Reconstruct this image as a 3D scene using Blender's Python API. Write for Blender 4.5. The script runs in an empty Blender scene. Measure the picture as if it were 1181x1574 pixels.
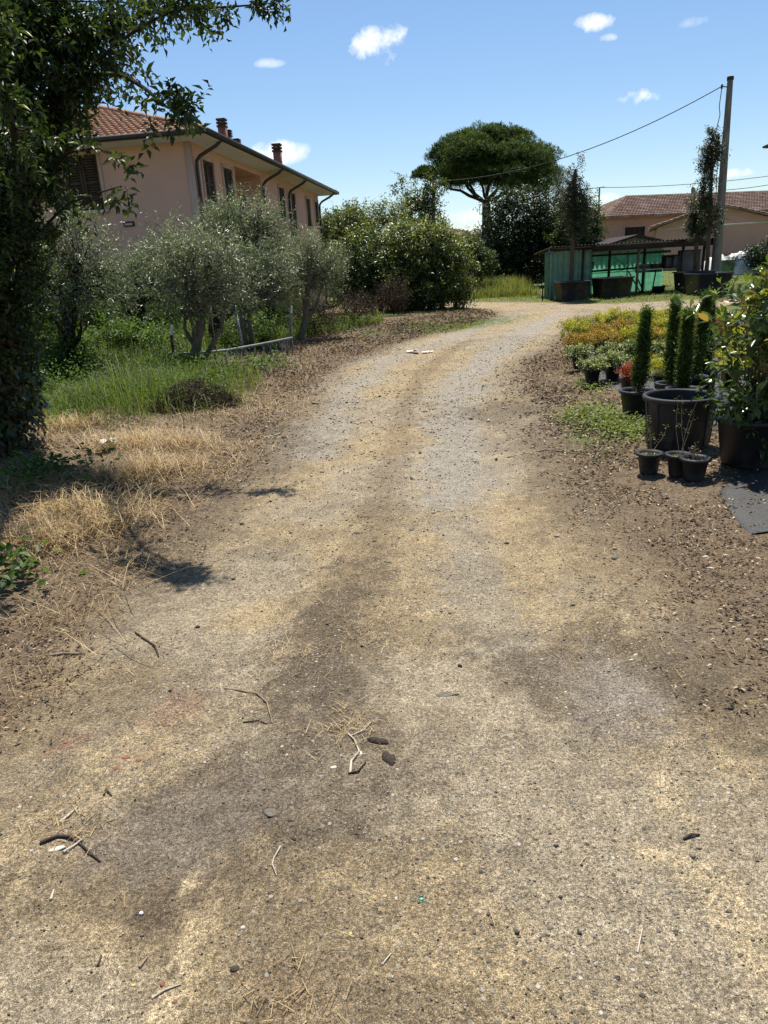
import bpy, math, random
import numpy as np

# ------------------------------------------------------------------ camera, sky, sun, exposure
scene = bpy.context.scene
col = scene.collection
FPX, CAM_H, PITCH, ROLL = 1091.0, 1.6, math.radians(18.83), math.radians(3.2)

def _rx(a):
    c, s = math.cos(a), math.sin(a); return np.array([[1, 0, 0], [0, c, -s], [0, s, c]])
def _rz(a):
    c, s = math.cos(a), math.sin(a); return np.array([[c, -s, 0], [s, c, 0], [0, 0, 1]])
CM = _rx(math.pi/2-PITCH) @ _rz(-ROLL)

cam_d = bpy.data.cameras.new('camera'); cam = bpy.data.objects.new('camera', cam_d); col.objects.link(cam)
cam_d.sensor_fit = 'HORIZONTAL'; cam_d.sensor_width = 36.0; cam_d.lens = FPX/1181.0*36.0
cam_d.clip_start = 0.05; cam_d.clip_end = 5000
from mathutils import Matrix, Vector
cam.matrix_world = Matrix([list(r)+[t] for r, t in zip(CM.tolist(), (0, 0, CAM_H))] + [[0, 0, 0, 1]])
scene.camera = cam

SUN_EL, SUN_AZ = math.radians(65), math.radians(4)          # azimuth clockwise from the view direction (+Y)
sun_dir = np.array([math.cos(SUN_EL)*math.sin(SUN_AZ), math.cos(SUN_EL)*math.cos(SUN_AZ), math.sin(SUN_EL)])
sl = bpy.data.lights.new('sun', 'SUN'); sun = bpy.data.objects.new('sun', sl); col.objects.link(sun)
sl.energy = 5.0; sl.angle = math.radians(0.53); sl.color = (1.0, 0.94, 0.84)
sun.rotation_euler = Vector((-sun_dir).tolist()).to_track_quat('-Z', 'Y').to_euler()

scene.cycles.use_denoising = True; scene.cycles.denoiser = 'OPENIMAGEDENOISE'; scene.cycles.denoising_input_passes = 'RGB_ALBEDO_NORMAL'; scene.cycles.denoising_prefilter = 'NONE'; scene.cycles.adaptive_threshold = 0.02; scene.cycles.max_bounces = 6; scene.cycles.diffuse_bounces = 3; scene.cycles.glossy_bounces = 2; scene.cycles.transmission_bounces = 5; scene.cycles.caustics_reflective = False; scene.cycles.caustics_refractive = False
scene.view_settings.view_transform = 'Standard'; scene.view_settings.look = 'None'
scene.view_settings.exposure = 0.5; scene.view_settings.gamma = 1.0; scene.view_settings.use_curve_mapping = False

def ray(px, py):
    return CM @ np.array([(px-590.5)/FPX, -(py-787)/FPX, -1.0])
def at(px, py, Y):                      # photograph pixel -> world point at distance Y
    d = ray(px, py); t = Y/d[1]; return np.array([d[0]*t, Y, CAM_H+d[2]*t])
def gp(px, py, z=0.0):                  # photograph pixel -> world point on the ground
    d = ray(px, py); t = (z-CAM_H)/d[2]; return np.array([d[0]*t, d[1]*t, z])

def norm(v):
    v = np.asarray(v, float); return v/np.maximum(np.linalg.norm(v, axis=-1, keepdims=True), 1e-9)

# ------------------------------------------------------------------ world
def make_world():
    w = bpy.data.worlds.new('World'); scene.world = w; w.use_nodes = True; w.cycles.sampling_method = 'MANUAL'; w.cycles.sample_map_resolution = 512
    nt = w.node_tree; N = nt.nodes; L = nt.links; N.clear()
    out = N.new('ShaderNodeOutputWorld'); bg = N.new('ShaderNodeBackground')
    sky = N.new('ShaderNodeTexSky'); sky.sky_type = 'NISHITA'; sky.sun_disc = False
    sky.sun_elevation = SUN_EL; sky.sun_rotation = SUN_AZ
    sky.air_density = 1.0; sky.dust_density = 0.35; sky.ozone_density = 2.2; sky.altitude = 0
    bg.inputs['Strength'].default_value = 0.094
    tc = N.new('ShaderNodeTexCoord'); V = tc.outputs['Generated']
    n1 = N.new('ShaderNodeTexNoise'); n1.inputs['Scale'].default_value = 22; n1.inputs['Detail'].default_value = 6; n1.inputs['Roughness'].default_value = 0.62
    L.new(V, n1.inputs['Vector'])
    def math_(op, a, b=None, clamp=False):
        m = N.new('ShaderNodeMath'); m.operation = op; m.use_clamp = clamp
        for i, s in enumerate((a, b)):
            if s is None: continue
            if isinstance(s, (int, float)): m.inputs[i].default_value = s
            else: L.new(s, m.inputs[i])
        return m.outputs[0]
    def dot(vec):
        m = N.new('ShaderNodeVectorMath'); m.operation = 'DOT_PRODUCT'; L.new(V, m.inputs[0]); m.inputs[1].default_value = vec
        return m.outputs['Value']
    nz = math_('ADD', math_('MULTIPLY', math_('SUBTRACT', n1.outputs['Fac'], 0.5), 4.6), .62)
    spots = [(592, 70, 44, 32, 1.0), (618, 84, 38, 14, .9), (912, 34, 32, 11, .9), (936, 58, 14, 6, .6), (980, 149, 36, 13, 1.0), (412, 97, 20, 6, .4),
             (1040, 290, 20, 6, .8), (935, 303, 18, 6, .5), (425, 236, 40, 18, .9), (455, 236, 22, 14, .5), (705, 334, 50, 13, .8), (735, 345, 30, 8, .7),
             (1130, 266, 26, 7, .8), (1060, 34, 22, 7, .3)]
    vecs = [(norm(ray(a, b)), c/FPX, d/FPX, e) for a, b, c, d, e in spots]
    rg = random.Random(5)
    for k in range(9):                       # the same scattered fair-weather clouds all round
        az = math.radians(45+270*(k+rg.random())/9.0); el = math.radians(rg.uniform(4, 45))
        vecs.append((np.array([math.sin(az)*math.cos(el), math.cos(az)*math.cos(el), math.sin(el)]), rg.uniform(.02, .06), rg.uniform(.008, .02), rg.uniform(.5, 1)))
    total = None
    for d, sx, sy, amt in vecs:
        r = norm(np.cross(d, [0, 0, 1])); u = np.cross(r, d)
        a = dot(tuple(r/sx)); b = dot(tuple(u/sy))
        rr = math_('MULTIPLY_ADD', a, a); L.new(math_('MULTIPLY', b, b), rr.node.inputs[2])
        f = math_('MULTIPLY', math_('SUBTRACT', nz, rr), amt*1.2)
        total = f if total is None else math_('MAXIMUM', total, f)
    mix = N.new('ShaderNodeMix'); mix.data_type = 'RGBA'
    hsv = N.new('ShaderNodeHueSaturation'); hsv.inputs['Saturation'].default_value = 1.12; L.new(sky.outputs[0], hsv.inputs['Color'])
    L.new(math_('MULTIPLY', total, 0.9, True), mix.inputs['Factor']); L.new(hsv.outputs[0], mix.inputs[6])
    mix.inputs[7].default_value = (9.0, 9.1, 9.3, 1)
    L.new(mix.outputs[2], bg.inputs['Color']); L.new(bg.outputs[0], out.inputs[0])
make_world()

# ------------------------------------------------------------------ materials
MATS = {}
def nodes(name):
    m = bpy.data.materials.new(name); m.use_nodes = True; nt = m.node_tree; nt.nodes.clear()
    out = nt.nodes.new('ShaderNodeOutputMaterial'); MATS[name] = m
    return m, nt, nt.nodes, nt.links, out
def noise(N, L, scale, detail=4, rough=.55, vec=None):
    n = N.new('ShaderNodeTexNoise'); n.inputs['Scale'].default_value = scale; n.inputs['Detail'].default_value = detail; n.inputs['Roughness'].default_value = rough
    if vec is not None: L.new(vec, n.inputs['Vector'])
    return n
def ramp(N, L, fac, stops):
    r = N.new('ShaderNodeValToRGB'); e = r.color_ramp.elements
    while len(e) < len(stops): e.new(0.5)
    for i, (p, c) in enumerate(stops):
        e[i].position = p; e[i].color = (c[0], c[1], c[2], 1) if not isinstance(c, (int, float)) else (c, c, c, 1)
    L.new(fac, r.inputs[0]); return r
def mixc(N, L, fac, a, b, mode='MIX'):
    m = N.new('ShaderNodeMix'); m.data_type = 'RGBA'; m.blend_type = mode
    for i, s in ((0, fac), (6, a), (7, b)):
        if isinstance(s, (int, float)): m.inputs[i].default_value = s
        elif isinstance(s, tuple): m.inputs[i].default_value = (*s, 1)
        else: L.new(s, m.inputs[i])
    return m.outputs[2]

def leaf_mat(name, stops, transl=.35, rough=.45, spec=.35, tcol=(1.25, 1.3, .55)):
    m, nt, N, L, out = nodes(name)
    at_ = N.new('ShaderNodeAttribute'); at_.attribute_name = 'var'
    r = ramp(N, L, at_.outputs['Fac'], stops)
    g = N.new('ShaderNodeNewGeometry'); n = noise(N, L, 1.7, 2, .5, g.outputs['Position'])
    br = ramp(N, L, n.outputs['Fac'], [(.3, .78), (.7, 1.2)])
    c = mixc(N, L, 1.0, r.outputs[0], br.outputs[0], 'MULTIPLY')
    b = N.new('ShaderNodeBsdfPrincipled'); L.new(c, b.inputs['Base Color']); b.inputs['Roughness'].default_value = rough
    b.inputs['Specular IOR Level'].default_value = spec
    if transl > 0:
        t = N.new('ShaderNodeBsdfTranslucent'); L.new(mixc(N, L, 1.0, c, tcol, 'MULTIPLY'), t.inputs['Color'])
        ms = N.new('ShaderNodeMixShader'); ms.inputs[0].default_value = transl
        L.new(b.outputs[0], ms.inputs[1]); L.new(t.outputs[0], ms.inputs[2]); L.new(ms.outputs[0], out.inputs[0])
    else: L.new(b.outputs[0], out.inputs[0])
    return m
def plain_mat(name, colr, rough=.8, spec=.3, var=.25, scale=8, bump=.0, metallic=0, stretch=None, spots=None):
    m, nt, N, L, out = nodes(name)
    tc = N.new('ShaderNodeTexCoord'); vec = tc.outputs['Object']
    if stretch:
        mp = N.new('ShaderNodeMapping'); mp.inputs['Scale'].default_value = stretch; L.new(vec, mp.inputs['Vector']); vec = mp.outputs[0]
    n = noise(N, L, scale, 6, .6, vec)
    r = ramp(N, L, n.outputs['Fac'], [(.28, tuple(x*(1-var) for x in colr)), (.72, tuple(min(1, x*(1+var)) for x in colr))])
    c = r.outputs[0]
    if spots:
        n2 = noise(N, L, scale*.31, 5, .65, vec); rr = ramp(N, L, n2.outputs['Fac'], [(.5, 0.0), (.68, 1.0)])
        c = mixc(N, L, rr.outputs[0], c, spots)
    b = N.new('ShaderNodeBsdfPrincipled'); L.new(c, b.inputs['Base Color']); b.inputs['Roughness'].default_value = rough
    b.inputs['Specular IOR Level'].default_value = spec; b.inputs['Metallic'].default_value = metallic
    if bump:
        n3 = noise(N, L, scale*4, 5, .6, vec); bp = N.new('ShaderNodeBump'); bp.inputs['Strength'].default_value = bump; bp.inputs['Distance'].default_value = .02
        L.new(n3.outputs['Fac'], bp.inputs['Height']); L.new(bp.outputs[0], b.inputs['Normal'])
    L.new(b.outputs[0], out.inputs[0]); return m

def ground_mat():
    m, nt, N, L, out = nodes('earth')
    g = N.new('ShaderNodeNewGeometry'); P = g.outputs['Position']
    a = N.new('ShaderNodeAttribute'); a.attribute_name = 'Col'
    gr = N.new('ShaderNodeAttribute'); gr.attribute_name = 'grain'
    nA = noise(N, L, 330, 3, .7, P); nB = noise(N, L, 95, 4, .65, P); nC = noise(N, L, 9, 6, .65, P)
    sp = ramp(N, L, nA.outputs['Fac'], [(.34, .22), (.5, .9), (.68, 2.1)])
    nD = noise(N, L, 38, 3, .7, P); sd_ = ramp(N, L, nD.outputs['Fac'], [(.34, .82), (.66, 1.18)])
    sb = ramp(N, L, nB.outputs['Fac'], [(.35, .52), (.5, .97), (.66, 1.52)])
    sc = ramp(N, L, nC.outputs['Fac'], [(.3, .78), (.7, 1.2)])
    c = mixc(N, L, 1, a.outputs['Color'], sp.outputs[0], 'MULTIPLY'); c = mixc(N, L, 1, c, sb.outputs[0], 'MULTIPLY'); c = mixc(N, L, 1, c, sc.outputs[0], 'MULTIPLY'); c = mixc(N, L, 1, c, sd_.outputs[0], 'MULTIPLY')
    vo = N.new('ShaderNodeTexVoronoi'); vo.inputs['Scale'].default_value = 120; L.new(P, vo.inputs['Vector'])
    pb = ramp(N, L, vo.outputs['Distance'], [(.25, 1.0), (.42, 0.0)])
    sel = N.new('ShaderNodeSeparateColor'); L.new(vo.outputs['Color'], sel.inputs[0])
    pick = ramp(N, L, sel.outputs[0], [(.55, 0.0), (.6, 1.0)])
    pm = N.new('ShaderNodeMath'); pm.operation = 'MULTIPLY'; L.new(pb.outputs[0], pm.inputs[0]); L.new(pick.outputs[0], pm.inputs[1])
    pm2 = N.new('ShaderNodeMath'); pm2.operation = 'MULTIPLY'; L.new(pm.outputs[0], pm2.inputs[0]); L.new(gr.outputs['Fac'], pm2.inputs[1])
    vo2 = N.new('ShaderNodeTexVoronoi'); vo2.inputs['Scale'].default_value = 46; L.new(P, vo2.inputs['Vector'])
    pb2 = ramp(N, L, vo2.outputs['Distance'], [(.22, 1.0), (.36, 0.0)]); sel2 = N.new('ShaderNodeSeparateColor'); L.new(vo2.outputs['Color'], sel2.inputs[0])
    pick2 = ramp(N, L, sel2.outputs[0], [(.66, 0.0), (.7, 1.0)])
    q1 = N.new('ShaderNodeMath'); q1.operation = 'MULTIPLY'; L.new(pb2.outputs[0], q1.inputs[0]); L.new(pick2.outputs[0], q1.inputs[1])
    q2 = N.new('ShaderNodeMath'); q2.operation = 'MULTIPLY'; L.new(q1.outputs[0], q2.inputs[0]); L.new(gr.outputs['Fac'], q2.inputs[1])
    pc2 = ramp(N, L, sel2.outputs[1], [(.0, (.08, .072, .062)), (.4, (.2, .18, .15)), (.75, (.36, .32, .26)), (1.0, (.55, .5, .43))])
    pc = ramp(N, L, sel.outputs[1], [(.0, (.07, .065, .06)), (.35, (.16, .15, .135)), (.7, (.29, .26, .2)), (1.0, (.5, .46, .38))])
    c = mixc(N, L, pm2.outputs[0], c, pc.outputs[0]); c = mixc(N, L, q2.outputs[0], c, pc2.outputs[0])
    b = N.new('ShaderNodeBsdfPrincipled'); L.new(c, b.inputs['Base Color']); b.inputs['Roughness'].default_value = .95; b.inputs['Specular IOR Level'].default_value = .12
    def madd(x, k, y=None):
        q = N.new('ShaderNodeMath'); q.operation = 'MULTIPLY_ADD'; L.new(x, q.inputs[0]); q.inputs[1].default_value = k
        if y is not None: L.new(y, q.inputs[2])
        else: q.inputs[2].default_value = 0
        return q.outputs[0]
    h = madd(nC.outputs['Fac'], .012); h = madd(nB.outputs['Fac'], .0075, h); h = madd(nA.outputs['Fac'], .0048, h); h = madd(pm2.outputs[0], .003, h); h = madd(q2.outputs[0], .006, h)
    bp = N.new('ShaderNodeBump'); bp.inputs['Strength'].default_value = .85; bp.inputs['Distance'].default_value = 1.0
    L.new(h, bp.inputs['Height']); L.new(bp.outputs[0], b.inputs['Normal'])
    L.new(b.outputs[0], out.inputs[0]); return m

def var_mat(name, stops, rough=.9, spec=.15):
    return leaf_mat(name, stops, 0, rough, spec)

ground_mat()
leaf_mat('ivy_leaf', [(0, (.018, .034, .011)), (.55, (.042, .07, .018)), (.8, (.095, .13, .035)), (.82, (.08, .045, .025)), (1, (.15, .088, .05))], .3, .38, .45)
leaf_mat('canopy_leaf', [(0, (.018, .036, .012)), (.6, (.046, .076, .02)), (1, (.11, .15, .04))], .34, .45, .35)
leaf_mat('olive_leaf', [(0, (.09, .115, .065)), (.5, (.19, .22, .14)), (.85, (.33, .36, .25)), (1, (.48, .50, .38))], .34, .33, .6, (1.1, 1.2, .7))
leaf_mat('bramble_leaf', [(0, (.045, .085, .018)), (.6, (.085, .15, .028)), (1, (.14, .21, .05))], .45, .5, .3)
leaf_mat('laurel_leaf', [(0, (.035, .056, .02)), (.5, (.078, .112, .034)), (.85, (.16, .195, .05)), (1, (.30, .30, .10))], .34, .35, .5)
leaf_mat('laurel_light_leaf', [(0, (.05, .072, .02)), (.5, (.095, .13, .032)), (.85, (.185, .21, .052)), (1, (.34, .33, .12))], .38, .4, .45)
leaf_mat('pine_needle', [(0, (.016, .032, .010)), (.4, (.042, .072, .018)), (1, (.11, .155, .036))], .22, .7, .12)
leaf_mat('dark_leaf', [(0, (.014, .028, .010)), (.6, (.032, .055, .016)), (1, (.07, .10, .03))], .2, .45, .35)
leaf_mat('oak_leaf', [(0, (.03, .042, .02)), (.6, (.065, .08, .038)), (1, (.16, .17, .10))], .25, .45, .4)
leaf_mat('far_leaf', [(0, (.04, .065, .02)), (.6, (.075, .11, .03)), (1, (.12, .16, .05))], .3, .5, .3)
leaf_mat('cypress_leaf', [(0, (.03, .062, .016)), (.6, (.07, .125, .028)), (1, (.15, .22, .045))], .35, .5, .3)
leaf_mat('glossy_leaf', [(0, (.035, .065, .018)), (.5, (.075, .12, .03)), (.8, (.17, .22, .045)), (.95, (.32, .33, .07)), (1, (.30, .19, .06))], .4, .24, .6)
leaf_mat('yellow_leaf', [(0, (.16, .18, .02)), (.6, (.38, .37, .04)), (1, (.58, .50, .07))], .45, .5, .3)
leaf_mat('orange_leaf', [(0, (.15, .15, .03)), (.35, (.30, .22, .04)), (.7, (.44, .30, .05)), (1, (.56, .46, .09))], .45, .5, .3, (1.2, 1.0, .5))
leaf_mat('red_leaf', [(0, (.16, .035, .02)), (.6, (.33, .07, .035)), (1, (.44, .16, .06))], .4, .5, .3, (1.3, .8, .5))
leaf_mat('pale_leaf', [(0, (.06, .09, .03)), (.55, (.14, .18, .06)), (.8, (.33, .34, .17)), (1, (.6, .6, .42))], .35, .45, .4)
leaf_mat('grass_blade', [(0, (.055, .085, .016)), (.55, (.12, .175, .03)), (.85, (.20, .235, .05)), (1, (.36, .31, .13))], .45, .55, .3)
leaf_mat('field_blade', [(0, (.10, .13, .03)), (.6, (.19, .21, .055)), (1, (.34, .30, .13))], .4, .6, .25)
leaf_mat('straw', [(0, (.15, .09, .04)), (.5, (.34, .23, .10)), (1, (.60, .46, .23))], .2, .55, .35, (1.1, 1, .8))
leaf_mat('dead_brush', [(0, (.035, .022, .014)), (.6, (.09, .055, .033)), (1, (.2, .14, .08))], .1, .8, .2, (1, 1, 1))
leaf_mat('litter_leaf', [(0, (.055, .035, .02)), (.5, (.14, .09, .045)), (.8, (.30, .21, .115)), (1, (.6, .5, .34))], .15, .6, .3, (1, 1, 1))
leaf_mat('weed_leaf', [(0, (.07, .11, .02)), (.6, (.15, .20, .04)), (1, (.32, .32, .11))], .4, .5, .3)
var_mat('pebble', [(0, (.06, .055, .05)), (.3, (.15, .135, .11)), (.7, (.3, .25, .17)), (.97, (.40, .34, .25)), (1, (.6, .56, .48))], .85, .25)
plain_mat('bark', (.085, .066, .048), .95, .15, .5, 5, .9, stretch=(6, 6, 1))
plain_mat('pine_bark', (.055, .042, .034), .95, .15, .5, 5, .9, stretch=(6, 6, 1))
plain_mat('olive_bark', (.17, .14, .105), .95, .15, .45, 5, .9, stretch=(6, 6, 1.2))
plain_mat('dark_bark', (.03, .025, .02), .95, .15, .45, 5, .9, stretch=(6, 6, 1))
plain_mat('twig_bark', (.12, .085, .055), .9, .2, .4, 20)
plain_mat('stucco', (.68, .405, .305), .95, .12, .07, .9, .06, spots=(.60, .35, .262))
plain_mat('stucco_trim', (.58, .40, .31), .9, .2, .08, 2, .15)
plain_mat('stucco_far', (.54, .32, .24), .95, .15, .10, .6, .2, spots=(.40, .25, .19))
plain_mat('stucco_yellow', (.58, .43, .2), .95, .15, .1, .6, .2)
plain_mat('cream_trim', (.6, .53, .44), .9, .2, .1, 3)
plain_mat('soffit', (.55, .45, .37), .9, .2, .08, 1.5)
plain_mat('gutter_metal', (.045, .035, .03), .5, .5, .25, 6, metallic=.2)
plain_mat('shutter_wood', (.075, .045, .032), .6, .35, .3, 5, stretch=(1, 1, 6))
plain_mat('window_glass', (.02, .022, .025), .08, .6, .1, 2)
plain_mat('roof_tile', (.36, .175, .10), .9, .2, .45, 3.2, .2, spots=(.46, .29, .18))
plain_mat('roof_tile_far', (.25, .155, .115), .92, .2, .5, 2.6, .2, spots=(.40, .29, .225))
plain_mat('chimney_brick', (.21, .11, .085), .9, .2, .3, 9, .3)
plain_mat('dark_cap', (.05, .035, .03), .8, .3, .3, 6)
plain_mat('concrete', (.20, .178, .15), .95, .15, .3, 4, .5, stretch=(3, 3, .6), spots=(.13, .12, .105))
plain_mat('wood_post', (.13, .10, .075), .95, .15, .4, 6, .4, stretch=(5, 5, .7))
plain_mat('dark_wood', (.04, .032, .027), .9, .2, .4, 5, .3)
plain_mat('old_board', (.19, .15, .115), .9, .2, .35, 6, .4, stretch=(4, 4, 1))
plain_mat('black_plastic', (.016, .017, .019), .5, .4, .35, 7, .05, spots=(.055, .05, .043))
plain_mat('dusty_plastic', (.022, .022, .024), .6, .35, .4, 6, .08, spots=(.07, .063, .053))
plain_mat('navy_plastic', (.02, .022, .034), .5, .4, .3, 5)
plain_mat('pot_soil', (.05, .036, .025), 1, .1, .5, 40, .8)
plain_mat('black_cable', (.02, .02, .02), .6, .3, .2, 3)
plain_mat('galvanised', (.20, .205, .21), .55, .5, .25, 12, metallic=.3, spots=(.13, .115, .10))
plain_mat('white_plastic', (.78, .78, .76), .45, .4, .06, 8)
plain_mat('cloth_red', (.35, .04, .06), .9, .2, .2, 10)
plain_mat('cloth_dark', (.04, .045, .07), .9, .2, .2, 10)
plain_mat('cloth_pink', (.55, .30, .36), .9, .2, .2, 10)
plain_mat('tarp_white', (.80, .80, .78), .5, .35, .06, 5, .2)
plain_mat('stick', (.30, .23, .155), .9, .2, .4, 30, .3, spots=(.16, .11, .07))
plain_mat('stick_dark', (.07, .052, .04), .9, .2, .4, 30, .3)
plain_mat('bark_chip', (.085, .065, .05), .95, .15, .5, 40, .8)
plain_mat('brick_red', (.30, .125, .08), .95, .1, .3, 60, .5)
plain_mat('paper', (.55, .50, .41), .8, .3, .12, 20)
plain_mat('green_scrap', (.03, .45, .28), .4, .4, .1, 20)
plain_mat('yellow_scrap', (.5, .43, .12), .6, .3, .1, 20)
plain_mat('grey_slate', (.17, .15, .12), .9, .2, .4, 25, .5)
plain_mat('cabinet_grey', (.16, .15, .145), .7, .3, .25, 4)
plain_mat('rust_metal', (.10, .065, .045), .8, .3, .5, 7, .3)
plain_mat('white_bark_stick', (.52, .46, .37), .9, .2, .3, 30, .3, spots=(.25, .2, .15))

def green_sheet_mat(name, c, transl):
    m, nt, N, L, out = nodes(name)
    tc = N.new('ShaderNodeTexCoord'); n = noise(N, L, 3.5, 5, .6, tc.outputs['Object'])
    r = ramp(N, L, n.outputs['Fac'], [(.3, tuple(x*.75 for x in c)), (.7, tuple(x*1.2 for x in c))])
    b = N.new('ShaderNodeBsdfPrincipled'); b.inputs['Roughness'].default_value = .5; L.new(r.outputs[0], b.inputs['Base Color'])
    t = N.new('ShaderNodeBsdfTranslucent'); L.new(r.outputs[0], t.inputs['Color'])
    ms = N.new('ShaderNodeMixShader'); ms.inputs[0].default_value = transl
    L.new(b.outputs[0], ms.inputs[1]); L.new(t.outputs[0], ms.inputs[2]); L.new(ms.outputs[0], out.inputs[0])
green_sheet_mat('green_sheet', (.15, .45, .28), .62)
green_sheet_mat('green_metal', (.15, .29, .20), .1)

def mat_fabric():
    m, nt, N, L, out = nodes('woven_fabric')
    g = N.new('ShaderNodeNewGeometry'); P = g.outputs['Position']
    w1 = N.new('ShaderNodeTexWave'); w1.inputs['Scale'].default_value = 60; w1.bands_direction = 'X'; L.new(P, w1.inputs['Vector'])
    w2 = N.new('ShaderNodeTexWave'); w2.inputs['Scale'].default_value = 60; w2.bands_direction = 'Y'; L.new(P, w2.inputs['Vector'])
    n = noise(N, L, 5, 6, .65, P); n2 = noise(N, L, 160, 3, .7, P)
    c = ramp(N, L, n.outputs['Fac'], [(.35, (.011, .012, .013)), (.62, (.024, .024, .024)), (.8, (.075, .066, .055))])
    sp = ramp(N, L, n2.outputs['Fac'], [(.62, 0.0), (.72, 1.0)])
    cc = mixc(N, L, sp.outputs[0], c.outputs[0], (.2, .19, .17))
    ad = N.new('ShaderNodeMath'); L.new(w1.outputs['Fac'], ad.inputs[0]); L.new(w2.outputs['Fac'], ad.inputs[1])
    bp = N.new('ShaderNodeBump'); bp.inputs['Strength'].default_value = .25; bp.inputs['Distance'].default_value = .004; L.new(ad.outputs[0], bp.inputs['Height'])
    b = N.new('ShaderNodeBsdfPrincipled'); b.inputs['Roughness'].default_value = .55; L.new(cc, b.inputs['Base Color']); L.new(bp.outputs[0], b.inputs['Normal'])
    L.new(b.outputs[0], out.inputs[0])
mat_fabric()

# ------------------------------------------------------------------ mesh builder
class MB:
    def __init__(s): s.v = []; s.f = []; s.var = []; s.n = 0
    def add(s, V, F, var=.5):
        V = np.asarray(V, float).reshape(-1, 3); F = np.asarray(F, int)
        s.v.append(V); s.f.append(F+s.n); s.n += len(V)
        va = np.full(len(V), float(var)) if np.isscalar(var) else np.asarray(var, float)
        s.var.append(va); return s
    def box(s, lo, hi, var=.5):
        x0, y0, z0 = lo; x1, y1, z1 = hi
        V = [(x0, y0, z0), (x1, y0, z0), (x1, y1, z0), (x0, y1, z0), (x0, y0, z1), (x1, y0, z1), (x1, y1, z1), (x0, y1, z1)]
        F = [(0, 3, 2, 1), (4, 5, 6, 7), (0, 1, 5, 4), (1, 2, 6, 5), (2, 3, 7, 6), (3, 0, 4, 7)]
        return s.add(V, F, var)
    def beam(s, a, b, w, h, var=.5, up=(0, 0, 1)):
        a = np.array(a, float); b = np.array(b, float); d = norm(b-a); r = np.cross(d, up)
        r = norm(r) if np.linalg.norm(r) > 1e-6 else np.array([1., 0, 0]); u = np.cross(r, d)
        V = [p+r*sx*w/2+u*sz*h/2 for p in (a, b) for sx, sz in ((-1, -1), (1, -1), (1, 1), (-1, 1))]
        F = [(0, 1, 2, 3), (7, 6, 5, 4), (0, 4, 5, 1), (1, 5, 6, 2), (2, 6, 7, 3), (3, 7, 4, 0)]
        return s.add(V, F, var)
    def tube(s, pts, rad, sides=6, var=.5, cap=True):
        pts = np.asarray(pts, float); n = len(pts); rad = np.full(n, rad) if np.isscalar(rad) else np.asarray(rad, float)
        T = np.zeros_like(pts); T[1:-1] = pts[2:]-pts[:-2]; T[0] = pts[1]-pts[0]; T[-1] = pts[-1]-pts[-2]; T = norm(T)
        ref = np.array([0.31, 0.93, 0.2]) if abs(T[0, 2]) > .6 else np.array([0, 0, 1.])
        U = norm(np.cross(T, ref)); W = np.cross(T, U)
        a = np.linspace(0, 2*np.pi, sides, endpoint=False)
        V = pts[:, None, :]+rad[:, None, None]*(np.cos(a)[None, :, None]*U[:, None, :]+np.sin(a)[None, :, None]*W[:, None, :])
        V = V.reshape(-1, 3); i = np.arange(n-1)[:, None]*sides; j = np.arange(sides)[None, :]; k = (j+1) % sides
        F = np.stack([i+j, i+k, i+sides+k, i+sides+j], -1).reshape(-1, 4)
        s.add(V, F, var)
        if cap:
            b0 = s.n-len(V)
            for base, cen, flip in ((0, pts[0], True), ((n-1)*sides, pts[-1], False)):
                ring = V[base:base+sides]; VV = np.vstack([ring, cen]); q = np.arange(sides)
                FF = np.stack([q, (q+1) % sides, np.full(sides, sides)], -1)
                if flip: FF = FF[:, ::-1]
                s.add(VV, FF, var)
        return s
    def lathe(s, prof, sides=20, center=(0, 0, 0), var=.5):
        prof = np.asarray(prof, float); a = np.linspace(0, 2*np.pi, sides, endpoint=False); n = len(prof)
        V = np.stack([prof[:, 0, None]*np.cos(a), prof[:, 0, None]*np.sin(a), np.repeat(prof[:, 1, None], sides, 1)], -1).reshape(-1, 3)+np.array(center)
        i = np.arange(n-1)[:, None]*sides; j = np.arange(sides)[None, :]; k = (j+1) % sides
        F = np.stack([i+j, i+k, i+sides+k, i+sides+j], -1).reshape(-1, 4)
        return s.add(V, F, var)
    def leaves(s, P, D, Nn, Ln, W, var, fold=.25, droop=.12, mid=.45):
        n = len(P); D = norm(D); S = norm(np.cross(D, Nn)); Nn = np.cross(S, D)
        Ln = np.broadcast_to(Ln, (n,))[:, None]; W = np.broadcast_to(W, (n,))[:, None]
        m = P+D*Ln*mid; Lf = m+S*W*.5+Nn*W*fold; Rt = m-S*W*.5+Nn*W*fold; tip = P+D*Ln-Nn*Ln*droop
        V = np.stack([P, Rt, tip, Lf], 1).reshape(-1, 3); i = np.arange(n)[:, None]*4
        F = np.concatenate([i+np.array([[0, 1, 2]]), i+np.array([[0, 2, 3]])], 0)
        return s.add(V, F, np.repeat(np.broadcast_to(var, (n,)), 4))
    def build(s, name, mat, parent=None, smooth=False, loc=None):
        V = np.concatenate(s.v) if s.v else np.zeros((0, 3)); me = bpy.data.meshes.new(name)
        tri = [f for f in s.f if len(f) and f.shape[1] == 3]; quad = [f for f in s.f if len(f) and f.shape[1] == 4]
        T = np.concatenate(tri) if tri else np.zeros((0, 3), int); Q = np.concatenate(quad) if quad else np.zeros((0, 4), int)
        me.vertices.add(len(V)); me.vertices.foreach_set('co', V.astype(np.float32).ravel())
        nl = T.size+Q.size; me.loops.add(nl); me.loops.foreach_set('vertex_index', np.concatenate([T.ravel(), Q.ravel()]).astype(np.int32))
        st = np.concatenate([np.arange(len(T))*3, T.size+np.arange(len(Q))*4]).astype(np.int32)
        me.polygons.add(len(T)+len(Q)); me.polygons.foreach_set('loop_start', st)
        if smooth: me.polygons.foreach_set('use_smooth', np.ones(len(T)+len(Q), bool))
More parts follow.
